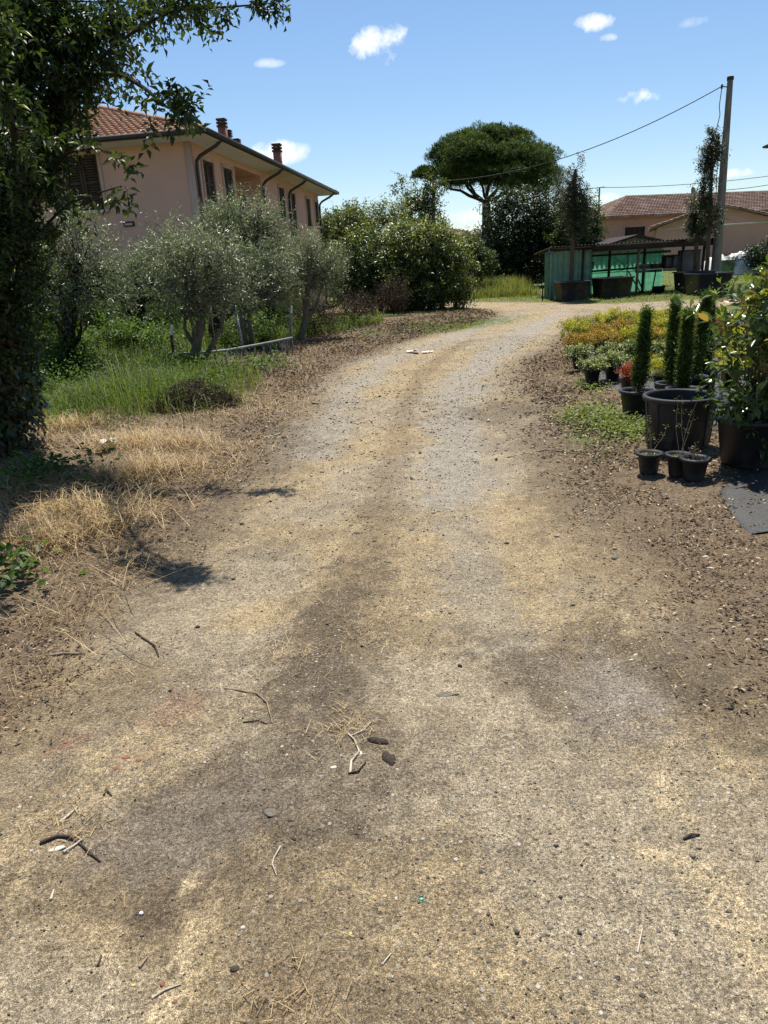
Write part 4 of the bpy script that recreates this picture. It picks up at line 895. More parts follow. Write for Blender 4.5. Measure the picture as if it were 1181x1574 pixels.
def pink_house():
    A = gp(120+545/2.812, 140+172/2.812, 5.45)[:2]; B = gp(120+1118/2.812, 140+442/2.812, 5.45)[:2]
    u = (B-A)/np.linalg.norm(B-A); n2 = np.array([u[1], -u[0]]); ov = .82; w0 = A-n2*ov+u*ov
    root = empty('house', (w0[0], w0[1], -.1), math.atan2(u[1], u[0]), 'long pink stucco house with tiled hip roof and brown shutters behind the olive trees', 'house')
    Lh = float(np.linalg.norm(B-A))-2*ov; Dp = 10.0; ze = 5.5; X = np.array([1., 0, 0]); Yv = np.array([0, 1., 0]); k = ov
    rng = R(501)
    # (along, along, z, z) as seen from the facade origin
    f = lambda s: s-ov
    fw = [(f(1.72), f(2.62), 3.85, 5.12), (f(3.5), f(4.42), 3.85, 5.12), (f(10.1), f(10.95), 3.95, 5.15), (f(12.0), f(12.75), 2.9, 5.1), (f(14.8), f(15.6), 3.85, 5.1), (f(16.6), f(17.35), 3.95, 5.1)]
    low = [(f(1.8), f(2.7), 1.0, 2.3), (f(10.1), f(10.95), 1.0, 2.3), (f(14.8), f(15.6), 1.0, 2.3)]
    log = (f(4.72), f(7.7), 2.9, 5.3)
    wall = MB()
    wall_holes(wall, (0, 0, 0), X, 0, Lh, 0, ze, [(*h, .16) for h in fw+low]+[(*log, 1.6)], .16, -Yv)
    ew = [(2.85, 3.95, 3.85, 5.35), (7.2, 8.2, 3.85, 5.2)]
    wall_holes(wall, (0, 0, 0), Yv, 0, Dp, 0, ze, [(*h, .16) for h in ew], .16, -X)
    wall_holes(wall, (Lh, 0, 0), Yv, 0, Dp, 0, ze, [], .16, X); wall_holes(wall, (0, Dp, 0), X, 0, Lh, 0, ze, [], .16, Yv)
    wall.build('wall', 'stucco', root)
    for h in fw+low: shutter_window(root, (0, 0, 0), X, -Yv, *h)
    for h in ew: shutter_window(root, (0, 0, 0), Yv, -X, *h, leaves_=2, slats=20)
    q = MB(); q.box((-.03, -.03, 0), (.16, -.004, ze-.02)); q.box((-.03, -.004, 0), (-.004, .14, ze-.02)); q.build('corner_pilaster', 'stucco_trim', root)
    # loggia: railing and laundry
    r = MB(); r.beam((log[0], .05, 3.75), (log[1], .05, 3.75), .05, .05)
    for s in np.linspace(log[0]+.1, log[1]-.1, 18): r.beam((s, .05, 2.9), (s, .05, 3.72), .02, .02)
    r.build('railing', 'gutter_metal', root)
    ln = MB(); ln.tube([(log[0]+.05, .3, 4.55), (log[1]-.05, .3, 4.55)], .008, 5); ln.build('washing_line', 'black_cable', root)
    # eaves
    so = MB(); so.box((-k, -k, ze-.02), (Lh+k, Dp+k, ze+.06)); so.build('soffit', 'soffit', root)
    pitch = math.radians(19); half = (Dp+2*k)/2; rise = half*math.tan(pitch); zr = ze+.08
    c0 = np.array([-k, -k, zr]); c1 = np.array([Lh+k, -k, zr]); c2 = np.array([Lh+k, Dp+k, zr]); c3 = np.array([-k, Dp+k, zr]); r0 = np.array([-k+half, -k+half, zr+rise]); r1 = np.array([Lh+k-half, -k+half, zr+rise])
    rf = MB(); dn = np.array([0, 0, -.03])
    rf.add([c0+dn, c1+dn, r1+dn, r0+dn], [(0, 1, 2, 3)]); rf.add([c2+dn, c3+dn, r0+dn, r1+dn], [(0, 1, 2, 3)]); rf.add([c3+dn, c0+dn, r0+dn], [(0, 1, 2)]); rf.add([c1+dn, c2+dn, r1+dn], [(0, 1, 2)])
    roof = rf.build('roof', 'roof_tile', root)
    sl_ = math.hypot(half, rise); W = Lh+2*k; tl = MB()
    tile_roof(tl, c0, X, (0, half, rise), 0, W, lambda x: sl_*max(0, min(1, x/half, (W-x)/half)), rng=rng)
    WD = Dp+2*k
    tile_roof(tl, c0, Yv, (half, 0, rise), 0, WD, lambda x: sl_*max(0, min(1, x/half, (WD-x)/half)), rng=rng)
    tag(tl.build('roof_tiles', 'roof_tile', roof, True), kind='stuff')
    rd = MB()
    for a, b in ((c0, r0), (c3, r0), (c1, r1), (r0, r1)): rd.tube([a+(b-a)*t+np.array([0, 0, .05]) for t in np.linspace(0, 1, 12)], .085, 7)
    rd.build('ridge_tiles', 'roof_tile', roof, True)
    g = MB()
    for a, b in ((c0+[-.06, -.06, -.02], c1+[.06, -.06, -.02]), (c0+[-.06, -.06, -.021], c3+[-.06, .06, -.021])): g.beam(a, b, .14, .13)
    g.build('gutter', 'gutter_metal', root)
    for s in (1.35, 8.0, 11.75, 18.25):
        p = MB(); x = f(s)-.25; x = min(x, Lh-.1)
        p.tube([(x+.15, -k-.02, ze), (x+.12, -k+.12, ze-.12), (x, -.2, ze-.38), (x, -.09, ze-.5), (x, -.075, ze-.7), (x, -.075, .1)], .05, 8); p.build('downpipe', 'gutter_metal', root, True)
    # chimneys
    zc = lambda y: zr+min(y+k, half)*math.tan(pitch)
    for (s, y, hh, w) in ((6.92, 1.0, 1.1, .26), (7.47, 1.0, .82, .22), (8.27, 1.0, .64, .28), (14.22, 1.0, 1.32, .32)):
        ch = MB(); x = f(s); z0 = zc(y)-.15; ch.box((x-w/2, y-w/2, z0), (x+w/2, y+w/2, z0+hh*.75)); c = ch.build('chimney', 'chimney_brick', roof)
        if hh > .5:
            cp = MB(); z1 = z0+hh*.75
            for q_ in range(3): cp.box((x-w*.58, y-w*.62, z1+q_*hh*.10), (x+w*.62, y+w*.62, z1+q_*hh*.10+hh*.06))
            cp.box((x-w*.42, y-w*.42, z1), (x+w*.42, y+w*.42, z1+hh*.26)); cp.build('chimney_cap', 'dark_cap', root)
    v = MB(); v.box((-.05, 2.0, 3.33), (-.004, 2.32, 3.47)); w_ = v.build('wall_lamp', 'dark_cap', root); v = MB(); v.box((-.056, 2.04, 3.36), (-.052, 2.28, 3.42)); v.build('lamp_glass', 'cream_trim', w_)
    # laundry in the loggia: separate things hanging on the line
    M = root.matrix_basis if False else None
    ca, sa = math.cos(math.atan2(u[1], u[0])), math.sin(math.atan2(u[1], u[0]))
    for i, (s, w, h, mt, lab) in enumerate(((5.2, .35, .6, 'cloth_dark', 'dark shirt drying in the loggia, nearest to the corner'), (5.75, .3, .5, 'cloth_red', 'red top drying in the middle of the loggia'), (6.35, .4, .65, 'cloth_dark', 'dark trousers drying in the loggia right of the red top'), (6.95, .32, .5, 'cloth_pink', 'pink towel drying at the right end of the loggia'))):
        x, y = f(s), .3; c = MB(); nx = 5
        V = [(-w/2+w*a/nx, .025*math.sin(a*1.9+i)+(.0 if z else 0), -h*z/4+.0) for z in range(5) for a in range(nx+1)]
        V2 = [(p[0], p[1]+.012, p[2]) for p in V]; F = [(z*6+a, z*6+a+1, z*6+a+7, z*6+a+6) for z in range(4) for a in range(nx)]
        c.add(V, F); c.add(V2, [t[::-1] for t in F]); o = c.build('hanging_garment', mt, None, True, (w0[0]+ca*x-sa*y, w0[1]+sa*x+ca*y, 4.45)); o.rotation_euler = (0, 0, math.atan2(u[1], u[0]))
        tag(o, lab, 'laundry', 'washing in the loggia of the pink house')
pink_house()

def simple_house(name, label, o, ang, Lx, Ly, ze, rise, wallm, holes=(), hip=False, ridge_x=True, ov=.5, band=None, roofm='roof_tile_far', seed=600, tw=.25, end_holes=(), tiles=True):
    rng = R(seed); root = empty(name, o, ang, label, 'house'); X = np.array([1., 0, 0]); Yv = np.array([0, 1., 0]); w = MB()
    wall_holes(w, (0, 0, 0), X, 0, Lx, -.8, ze, [(*h, .14) for h in holes], .14, -Yv); wall_holes(w, (0, 0, 0), Yv, 0, Ly, -.8, ze, [(*h, .14) for h in end_holes], .14, -X)
    wall_holes(w, (Lx, 0, 0), Yv, 0, Ly, -.8, ze, [], .1, X); wall_holes(w, (0, Ly, 0), X, 0, Lx, -.8, ze, [], .1, Yv)
    if not hip and not ridge_x:
        w.add([(0, 0, ze), (Lx, 0, ze), (Lx/2, 0, ze+rise*.97)], [(0, 1, 2)]); w.add([(0, Ly, ze), (Lx, Ly, ze), (Lx/2, Ly, ze+rise*.97)], [(0, 2, 1)])
    if not hip and ridge_x:
        w.add([(0, 0, ze), (0, Ly, ze), (0, Ly/2, ze+rise*.97)], [(0, 1, 2)]); w.add([(Lx, 0, ze), (Lx, Ly, ze), (Lx, Ly/2, ze+rise*.97)], [(0, 2, 1)])
    w.build('wall', wallm, root)
    for h in holes: shutter_window(root, (0, 0, 0), X, -Yv, *h, trim=True, slats=8)
    for h in end_holes: shutter_window(root, (0, 0, 0), Yv, -X, *h, trim=True, slats=8)
    z = ze+.05; rf = MB(); tl = MB()
    def slab(P):
        P = [np.array(p, float) for p in P]; n = len(P); dn = np.array([0, 0, -.12]); V = P+[p+dn for p in P]
        top = tuple(range(n)); 
        rf.add(V, [top if n == 3 else top]); rf.add(V, [tuple(range(2*n-1, n-1, -1))])
        for i in range(n): rf.add(V, [(i, (i+1) % n, n+(i+1) % n, n+i)])
    if hip:
        hf = (Ly+2*ov)/2; a, b, c, d = (-ov, -ov, z), (Lx+ov, -ov, z), (Lx+ov, Ly+ov, z), (-ov, Ly+ov, z); e, f = (-ov+hf, Ly/2, z+rise), (Lx+ov-hf, Ly/2, z+rise)
        slab([a, b, f, e]); slab([c, d, e, f]); slab([d, a, e]); slab([b, c, f]); W = Lx+2*ov; s = math.hypot(hf, rise)
        tile_roof(tl, np.array(a)+[0, 0, .01], X, (0, hf, rise), 0, W, lambda x: s*max(0, min(1, x/hf, (W-x)/hf)), tw=tw, tl=.4, rng=rng)
        tile_roof(tl, np.array(a)+[0, 0, .01], Yv, (hf, 0, rise), 0, 2*hf, lambda x: s*max(0, min(1, x/hf, (2*hf-x)/hf)), tw=tw, tl=.4, rng=rng)
    elif ridge_x:
        hf = Ly/2+ov; a, b, e, f, c, d = (-ov, -ov, z), (Lx+ov, -ov, z), (Lx+ov, Ly/2, z+rise), (-ov, Ly/2, z+rise), (Lx+ov, Ly+ov, z), (-ov, Ly+ov, z)
        slab([a, b, e, f]); slab([f, e, c, d]); s = math.hypot(hf, rise)
        tile_roof(tl, np.array(a)+[0, 0, .01], X, (0, hf, rise), 0, Lx+2*ov, lambda x: s, tw=tw, tl=.4, rng=rng)
    else:
        hf = Lx/2+ov; a, b, e, f, c, d = (-ov, -ov, z), (-ov, Ly+ov, z), (Lx/2, Ly+ov, z+rise), (Lx/2, -ov, z+rise), (Lx+ov, Ly+ov, z), (Lx+ov, -ov, z)
        slab([f, e, b, a]); slab([d, c, e, f]); s = math.hypot(hf, rise)
        tile_roof(tl, np.array(a)+[0, 0, .01], Yv, (hf, 0, rise), 0, Ly+2*ov, lambda x: s, tw=tw, tl=.4, rng=rng)
        tile_roof(tl, np.array(d)+[0, 0, .01], Yv, (-hf, 0, rise), 0, Ly+2*ov, lambda x: s, tw=tw, tl=.4, rng=rng)
    roof = rf.build('roof', roofm, root)
    if tiles and tl.v: tag(tl.build('roof_tiles', roofm, roof, True), kind='stuff')
    if band is not None:
        m = MB(); m.box((-.02, -.05, band), (Lx+.02, -.003, band+.12)); m.build('string_course', 'cream_trim', root)
    return root

def far_houses():
    # long pink house at the right with hip roof
    Y = 66; a = at(928, 356, Y); b = at(1320, 330, Y+6)
    ang = math.atan2(b[1]-a[1], b[0]-a[0]); eave = at(922, 334, Y)[2]; ridge = at(945, 308, Y+4)[2]; z0 = H1(a[0], a[1])
    r = simple_house('long_house', 'long pink house with red-brown tiled hip roof in the background right', (a[0]+.4, a[1], z0), ang, 24, 8.5, eave-z0-.1, (ridge-eave)+.45, 'stucco_far',
        holes=[(1.6, 3.6, eave-z0-2.3, eave-z0-.9), (7.2, 9.4, eave-z0-2.0, eave-z0-.75), (13, 14.2, eave-z0-2.2, eave-z0-.8), (17.5, 18.7, eave-z0-2.2, eave-z0-.8)], hip=True, ov=.7, seed=601, tw=.3)
    ch = MB(); ch.box((7.4, -.5, 0), (8.1, -.02, eave-z0-.3)); ch.build('flue', 'chimney_brick', r)
    d = MB(); d.lathe([(.0, .0), (.3, .06), (.42, .16)], 12); do = d.build('satellite_dish', 'galvanised', r, True, (10.2, 3.0, eave-z0+2.0)); do.rotation_euler = (math.radians(75), 0, .5)
    p = MB(); p.tube([(10.2, 3.05, eave-z0+1.0), (10.2, 3.05, eave-z0+2.1)], .03, 6); p.build('dish_mast', 'galvanised', r)
    # gabled annex, nearer
    Y = 56; a = at(1010, 362, Y); b = at(1185, 340, Y); eave = at(1008, 350, Y)[2]; apex = at(1090, 317, Y)[2]; z0 = H1(a[0], Y); wd = 2*(at(1090, 330, Y)[0]-a[0])
    simple_house('annex_house', 'pink gabled annex with a pale string course in front of the long house', (a[0], Y, z0), -.34, wd*1.08, 8, eave-z0, apex-eave, 'stucco_far', ridge_x=False, ov=.5, band=at(1060, 351, Y)[2]-z0, seed=602, tw=.3)
    # grey low gable behind the shed
    Y = 39; a = at(925, 385, Y); ap = at(976, 362, Y); b = at(1028, 378, Y); eave = at(928, 379, Y)[2]; z0 = H1(a[0], Y)
    simple_house('outbuilding', 'low grey outbuilding with a dark shallow gable behind the shed', (a[0]+.3, Y, z0), 0, b[0]-a[0]-.6, 6, eave-z0, ap[2]-eave, 'concrete', ridge_x=False, ov=.35, roofm='dark_wood', seed=603, tiles=False)
    # brown roof left of the pine
    Y = 75; a = at(690, 363, Y); b = at(742, 366, Y); z0 = H1(a[0], Y); eave = at(740, 358, Y)[2]
    simple_house('distant_house', 'distant brown-roofed house between the laurels and the pine trunk', (a[0]-5, Y, z0), 0.0, b[0]-a[0]+4.6, 8, eave-z0-.2, 1.3, 'stucco_far', holes=[(6.5, 7.5, eave-z0-1.7, eave-z0-.7)], hip=True, ov=.6, seed=604, tw=.35)
    # yellow house at the end of the pink house
    Y = 52; a = at(494, 375, Y); z0 = H1(a[0], Y); eave = at(505, 352, Y)[2]
    simple_house('low_building', 'low ochre building with terracotta roof beyond the end of the pink house', (a[0]-1.5, Y, z0), 0, 4.0, 6, eave-z0-.1, .9, 'stucco_yellow', ov=.4, roofm='roof_tile', seed=605)
far_houses()

# ------------------------------------------------------------------ the green shed
def corrugated(mb, o, ux, uz, w, h, pitch=.22, amp=.055, var=.5):
    o = np.array(o, float); ux = norm(ux); uz = norm(uz); nn = np.cross(ux, uz); n = max(4, int(w/pitch*4)); xs = np.linspace(0, w, n+1)
    off = amp*np.sin(xs/pitch*2*np.pi); V = []
    for z in (0, h): V += [o+ux*x+nn*f_+uz*z for x, f_ in zip(xs, off)]
    F = [(i, i+1, n+2+i, n+1+i) for i in range(n)]; mb.add(V, F, var)

def shed():
    Y = 31.6; a = at(844, 460, Y); z0 = H1(a[0], Y); o = np.array([a[0], Y, z0]); b = at(1047, 450, Y+.3)
    root = empty('shed', o, .0, 'low open-fronted shed of green corrugated sheets with a dark roof', 'shed')
    L = b[0]-a[0]; D = 2.6; hf = 1.98; hb = 1.8
    px_m = L/(1047-844.)
    # left closed bay: two front sheets, end wall
    Wl = 1.72
    for i in range(2):
        for k in range(2):
            m = MB(); corrugated(m, (i*Wl/2, -.01*k, .02+k*.96), (1, 0, 0), (0, 0, 1), Wl/2+.05, 1.0); m.build('corrugated_sheet', 'green_metal', root, True)
    for i in range(3):
        m = MB(); corrugated(m, (0, .75-i*.25, 0), (0, -1, 0), (0, 0, 1),   .27, 1.9); m.build('corrugated_sheet', 'green_metal', root, True)
    m = MB(); corrugated(m, (Wl, 0, 0), (0, 1, 0), (0, 0, 1), .75, 1.82); m.build('corrugated_sheet', 'green_metal', root, True)
    # translucent back wall sheets
    nb = 5; wb = (L-Wl)/nb
    for i in range(nb):
        for k in range(2):
            m = MB(); corrugated(m, (Wl+i*wb, D+.012*(i % 2)+.006*k, .03+k*.87), (1, 0, 0), (0, 0, 1), wb+.06, .9); m.build('back_sheet', 'green_sheet', root, True)
    # roof sheets
    Wr = at(1088, 378, Y)[0]-o[0]; nr = 7
    for i in range(nr):
        m = MB(); corrugated(m, (-.05+i*Wr/nr, -.55, hf+.12+.012*(i % 2)), (1, 0, 0), (0, D+.9, hb-hf-.05), Wr/nr+.08, math.hypot(D+.9, hb-hf-.05), .15, .025); m.build('roof_sheet', 'dark_wood', root, True)
    m = MB(); m.box((Wl*.95, -.5, hf-.16), (Wr, -.44, hf+.10)); m.build('fascia_board', 'dark_wood', root)
    m = MB(); m.beam((-.02, -.05, hf), (L+.3, -.05, hf), .09, .12); m.beam((-.02, D-.1, hb-.12), (L+.3, D-.1, hb-.12), .09, .1); m.build('roof_beam', 'dark_wood', root)
    for px, y in ((894, -.08), (949, 1.2), (976, -.25), (1000, .9), (1045, -.1), (1075, -.2)):
        m = MB(); x = at(px, 430, Y)[0]-o[0]; m.beam((x, y, -.05), (x+.02, y, hf-.02), .085, .085, up=(0, 1, 0)); m.build('post', 'old_board' if px in (976,) else 'dark_wood', root)
    m = MB(); m.beam((Wl, .9, 1.02), (L, 1.0, 1.10), .5, .07, up=(0, 0, 1)); m.build('shelf', 'dark_wood', root)
    for bb in (((Wl, .1, .5), (Wl+1.1, .3, .42)), ((at(985, 430, Y)[0]-o[0], .3, .6), (at(992, 455, Y)[0]-o[0], .1, 0)), ((at(972, 425, Y)[0]-o[0], .5, .95), (at(988, 452, Y)[0]-o[0], .2, 0.02)), ((at(1015, 425, Y)[0]-o[0], .5, .95), (at(1005, 452, Y)[0]-o[0], .2, 0.02))):
        m = MB(); m.beam(*bb, .045, .045); m.build('brace', 'dark_wood', root)
    for (p0, p1) in (((945, 395), (985, 418)), ((950, 400), (920, 416)), ((945, 418), (975, 402))):
        m = MB(); q0 = at(*p0, Y+1)-o; q1 = at(*p1, Y+1)-o; mid = (q0+q1)/2+[0, 0, -.12]; m.tube([q0, mid, q1], .012, 5); m.build('loose_cable', 'black_cable', root)
    m = MB(); m.add([(-.16, -.09, 1.8), (.2, -.09, 1.86), (.02, -.09, 2.14), (-.16, -.07, 1.8), (.2, -.07, 1.86), (.02, -.07, 2.14)], [(0, 1, 2), (5, 4, 3)]); m.f.append(np.array([(0, 1, 4, 3), (1, 2, 5, 4), (2, 0, 3, 5)])); m.build('gable_flap', 'galvanised', root)
    # things kept on the shelf and the floor, each one its own
    def crate(px, py, w, h, d, dy, mt, name, lab, cat, rot=0, planks=True):
        c = at(px, py, Y+dy); r = empty(name, (c[0], c[1], max(c[2], H1(c[0], c[1])) if py > 440 else c[2]), rot, lab, cat)
        if planks:
            for k in range(3):
                m_ = MB(); z = h*k/3; m_.box((-w/2, -d/2, z+.01), (w/2, -d/2+.02, z+h/3-.012)); m_.box((-w/2, d/2-.02, z+.01), (w/2, d/2, z+h/3-.012)); m_.box((-w/2, -d/2+.02, z+.01), (-w/2+.02, d/2-.02, z+h/3-.012)); m_.box((w/2-.02, -d/2+.02, z+.01), (w/2, d/2-.02, z+h/3-.012)); m_.build('slat', mt, r)
            m_ = MB(); m_.box((-w/2+.02, -d/2+.02, .005), (w/2-.02, d/2-.02, .03)); m_.build('bottom', mt, r)
        else:
            m_ = MB(); m_.box((-w/2, -d/2, 0), (w/2, d/2, h)); m_.build('body', mt, r); m_ = MB(); m_.box((-w/2-.01, -d/2-.015, h+.002), (w/2+.01, d/2+.01, h+.04)); m_.build('lid', 'dark_wood', r)
            m_ = MB(); m_.box((-w/2+.05, -d/2-.012, .05), (w/2-.05, -d/2-.002, h-.06)); dr = m_.build('door', 'cabinet_grey', r); m_ = MB(); m_.box((w/2-.12, -d/2-.03, h*.45), (w/2-.09, -d/2-.014, h*.6)); m_.build('handle', 'galvanised', dr)
        return r
    crate(988, 419, .52, .36, .4, .8, 'cabinet_grey', 'storage_box', 'small grey box on the shed shelf beside the middle post', 'box')
    crate(1008, 418, .42, .36, .4, .8, 'rust_metal', 'storage_box', 'brown box on the shed shelf right of the small grey one', 'box')
    crate(1028, 412, .5, .5, .4, .7, 'dark_wood', 'storage_box', 'dark box on the shed shelf beside the cabinet', 'box', planks=False)
    crate(1040, 412, .32, .5, .35, .35, 'galvanised', 'storage_box', 'light grey metal box at the right end of the shed shelf', 'box', planks=False)
    crate(1056, 437, .75, 1.35, .5, .1, 'old_board', 'cabinet', 'brown wooden cabinet with grey door at the right end of the shed', 'cabinet', planks=False)
    crate(910, 413, .16, .24, .16, .9, 'cabinet_grey', 'canister', 'small grey canister at the left end of the shed shelf', 'canister', planks=False)
    # a low bucket at the back
    c = at(1012, 455, Y-.3); m = MB(); m.lathe([(.0, .01), (.20, .0), (.27, .28), (.29, .29), (.27, .30), (.24, .27), (.18, .03), (0, .03)], 16); o2 = m.build('bucket', 'navy_plastic', None, True, (c[0], c[1], H1(c[0], c[1]))); tag(o2, 'low dark bucket on the grass at the right front of the shed', 'bucket')
    c = at(948, 458, Y-1.5); m = MB(); m.lathe([(.0, .01), (.24, .0), (.30, .22), (.32, .23), (.30, .24), (.27, .21), (.2, .03), (0, .03)], 16); o2 = m.build('tub', 'black_plastic', None, True, (c[0], c[1], H1(c[0], c[1]))); tag(o2, 'small black tub in front of the empty tree tub by the shed', 'tub')
    c = at(856, 459, Y-.7); m = MB(); m.lathe([(0, 0), (.08, 0), (.09, .1), (.07, .26), (.03, .33), (.03, .38), (0, .38)], 12); o2 = m.build('white_canister', 'white_plastic', None, True, (c[0], c[1], H1(c[0], c[1]))); tag(o2, 'white plastic bottle in the grass at the left corner of the shed', 'bottle')
    c = at(834, 460, Y-.3); m = MB(); m.tube([(0, 0, -.1), (.01, 0, .55)], .03, 6); o2 = m.build('stake', 'dark_wood', None, False, (c[0], c[1], H1(c[0], c[1]))); tag(o2, 'short dark stake in the lawn left of the shed', 'stake')
shed()

# ------------------------------------------------------------------ pots
def pot_profile(r0, r1, h, rim=.03):
    return [(0, .004), (r0*.96, 0), (r0, .01), (r1*.985, h-rim), (r1+.018, h-rim+.004), (r1+.02, h), (r1-.012, h), (r1-.02, h-.05), (r1*.9, h-.06), (r0*.86, .05)]
def soil_disc(root, r, z, rng):
    m = MB(); a = np.linspace(0, 6.283, 16, endpoint=False); V = [(0, 0, z+.015)]+[(r*math.cos(t), r*math.sin(t), z+rng.uniform(-.008, .008)) for t in a]+[(r*.5*math.cos(t), r*.5*math.sin(t), z+rng.uniform(-.01, .02)) for t in a]
    F = [(1+i, 1+(i+1) % 16, 17+(i+1) % 16, 17+i) for i in range(16)]; m.add(V, F); m.f.append(np.array([(0, 17+i, 17+(i+1) % 16) for i in range(16)])); m.build('soil', 'pot_soil', root, True)

def tub(root, w, h, mt):
    """big square-shouldered nursery tub with a rim and handles"""
    m = MB(); n = 8
    def ring(s, z, r): 
        P = []
        for cx, cy, a0 in ((1, 1, 0), (-1, 1, 90), (-1, -1, 180), (1, -1, 270)):
            for k in range(4):
                t = math.radians(a0+k*30); P.append((cx*(s-r)+r*math.cos(t), cy*(s-r)+r*math.sin(t), z))
        return P
    rings = [ring(w*.42, 0, .06), ring(w*.485, h-.06, .08), ring(w*.52, h-.055, .09), ring(w*.52, h, .09), ring(w*.47, h, .08), ring(w*.46, h-.1, .08)]
    V = [p for r in rings for p in r]; k = 16; F = [(i*k+j, i*k+(j+1) % k, (i+1)*k+(j+1) % k, (i+1)*k+j) for i in range(5) for j in range(k)]
    m.add(V, F); p = m.build('pot', mt, root)
    m = MB(); m.add(rings[5]+[(0, 0, h-.08)], [(i, (i+1) % k, k) for i in range(k)]); m.build('soil', 'pot_soil', root)

def potted_trees():
    def ptree(base_px, Y, tw, th, mt, trunk, ells, lab, seed, k=170, tr=.075, extra=None):
        base = at(*base_px, Y); base[2] = H1(base[0], base[1]); rng = R(seed)
        T = [at(*p, Y)-base for p in trunk]; E_ = [pxell(e[0], e[1], Y, e[2]*.8, e[3]*.95, base) for e in ells]
        root, _, _ = plant('potted_tree', lab, 'potted tree', base, T, E_, k, 6, 7, .085, .042, 'oak_leaf', 'bark', rng, 'trees in tubs before the shed', clump=.2, splen=.26, shell=.25, limbs=10, trunk_r=tr, up=.6, hlight=.2, limb_r=.35)
        tub(root, tw, th, mt); return root
    ptree((878, 461), 30.2, 1.25, .74, 'dusty_plastic', [(878, 440), (880, 400), (882, 350), (884, 290), (885, 260)], [(884, 275, 15, 34), (888, 310, 24, 30), (873, 320, 20, 36), (895, 330, 17, 34), (880, 350, 22, 26)], 'potted tree with broad open crown in a dusty tub at the left of the shed', 701, 190)
    ptree((1064, 453), 30.4, 1.25, .85, 'navy_plastic', [(1068, 440), (1070, 400), (1072, 360), (1073, 330)], [(1070, 345, 16, 24), (1068, 320, 12, 20), (1078, 355, 14, 16)], 'short potted tree with a small dense crown left of the concrete pole', 702, 110, .085)
    ptree((1086, 455), 28.6, 1.35, .80, 'navy_plastic', [(1084, 438), (1088, 400), (1091, 340), (1094, 270), (1096, 215)], [(1090, 235, 13, 28), (1097, 208, 9, 14), (1086, 275, 12, 32), (1085, 320, 14, 24), (1098, 340, 12, 20), (1102, 235, 8, 20)], 'tall slim potted tree rising up the left side of the concrete pole', 703, 150, .07)
    c = at(940, 459, 30.0); r = empty('tree_tub', (c[0], c[1], H1(c[0], c[1])), .1, 'wide black tub without a tree in front of the shed opening', 'tub'); tub(r, 1.3, .80, 'black_plastic')
potted_trees()

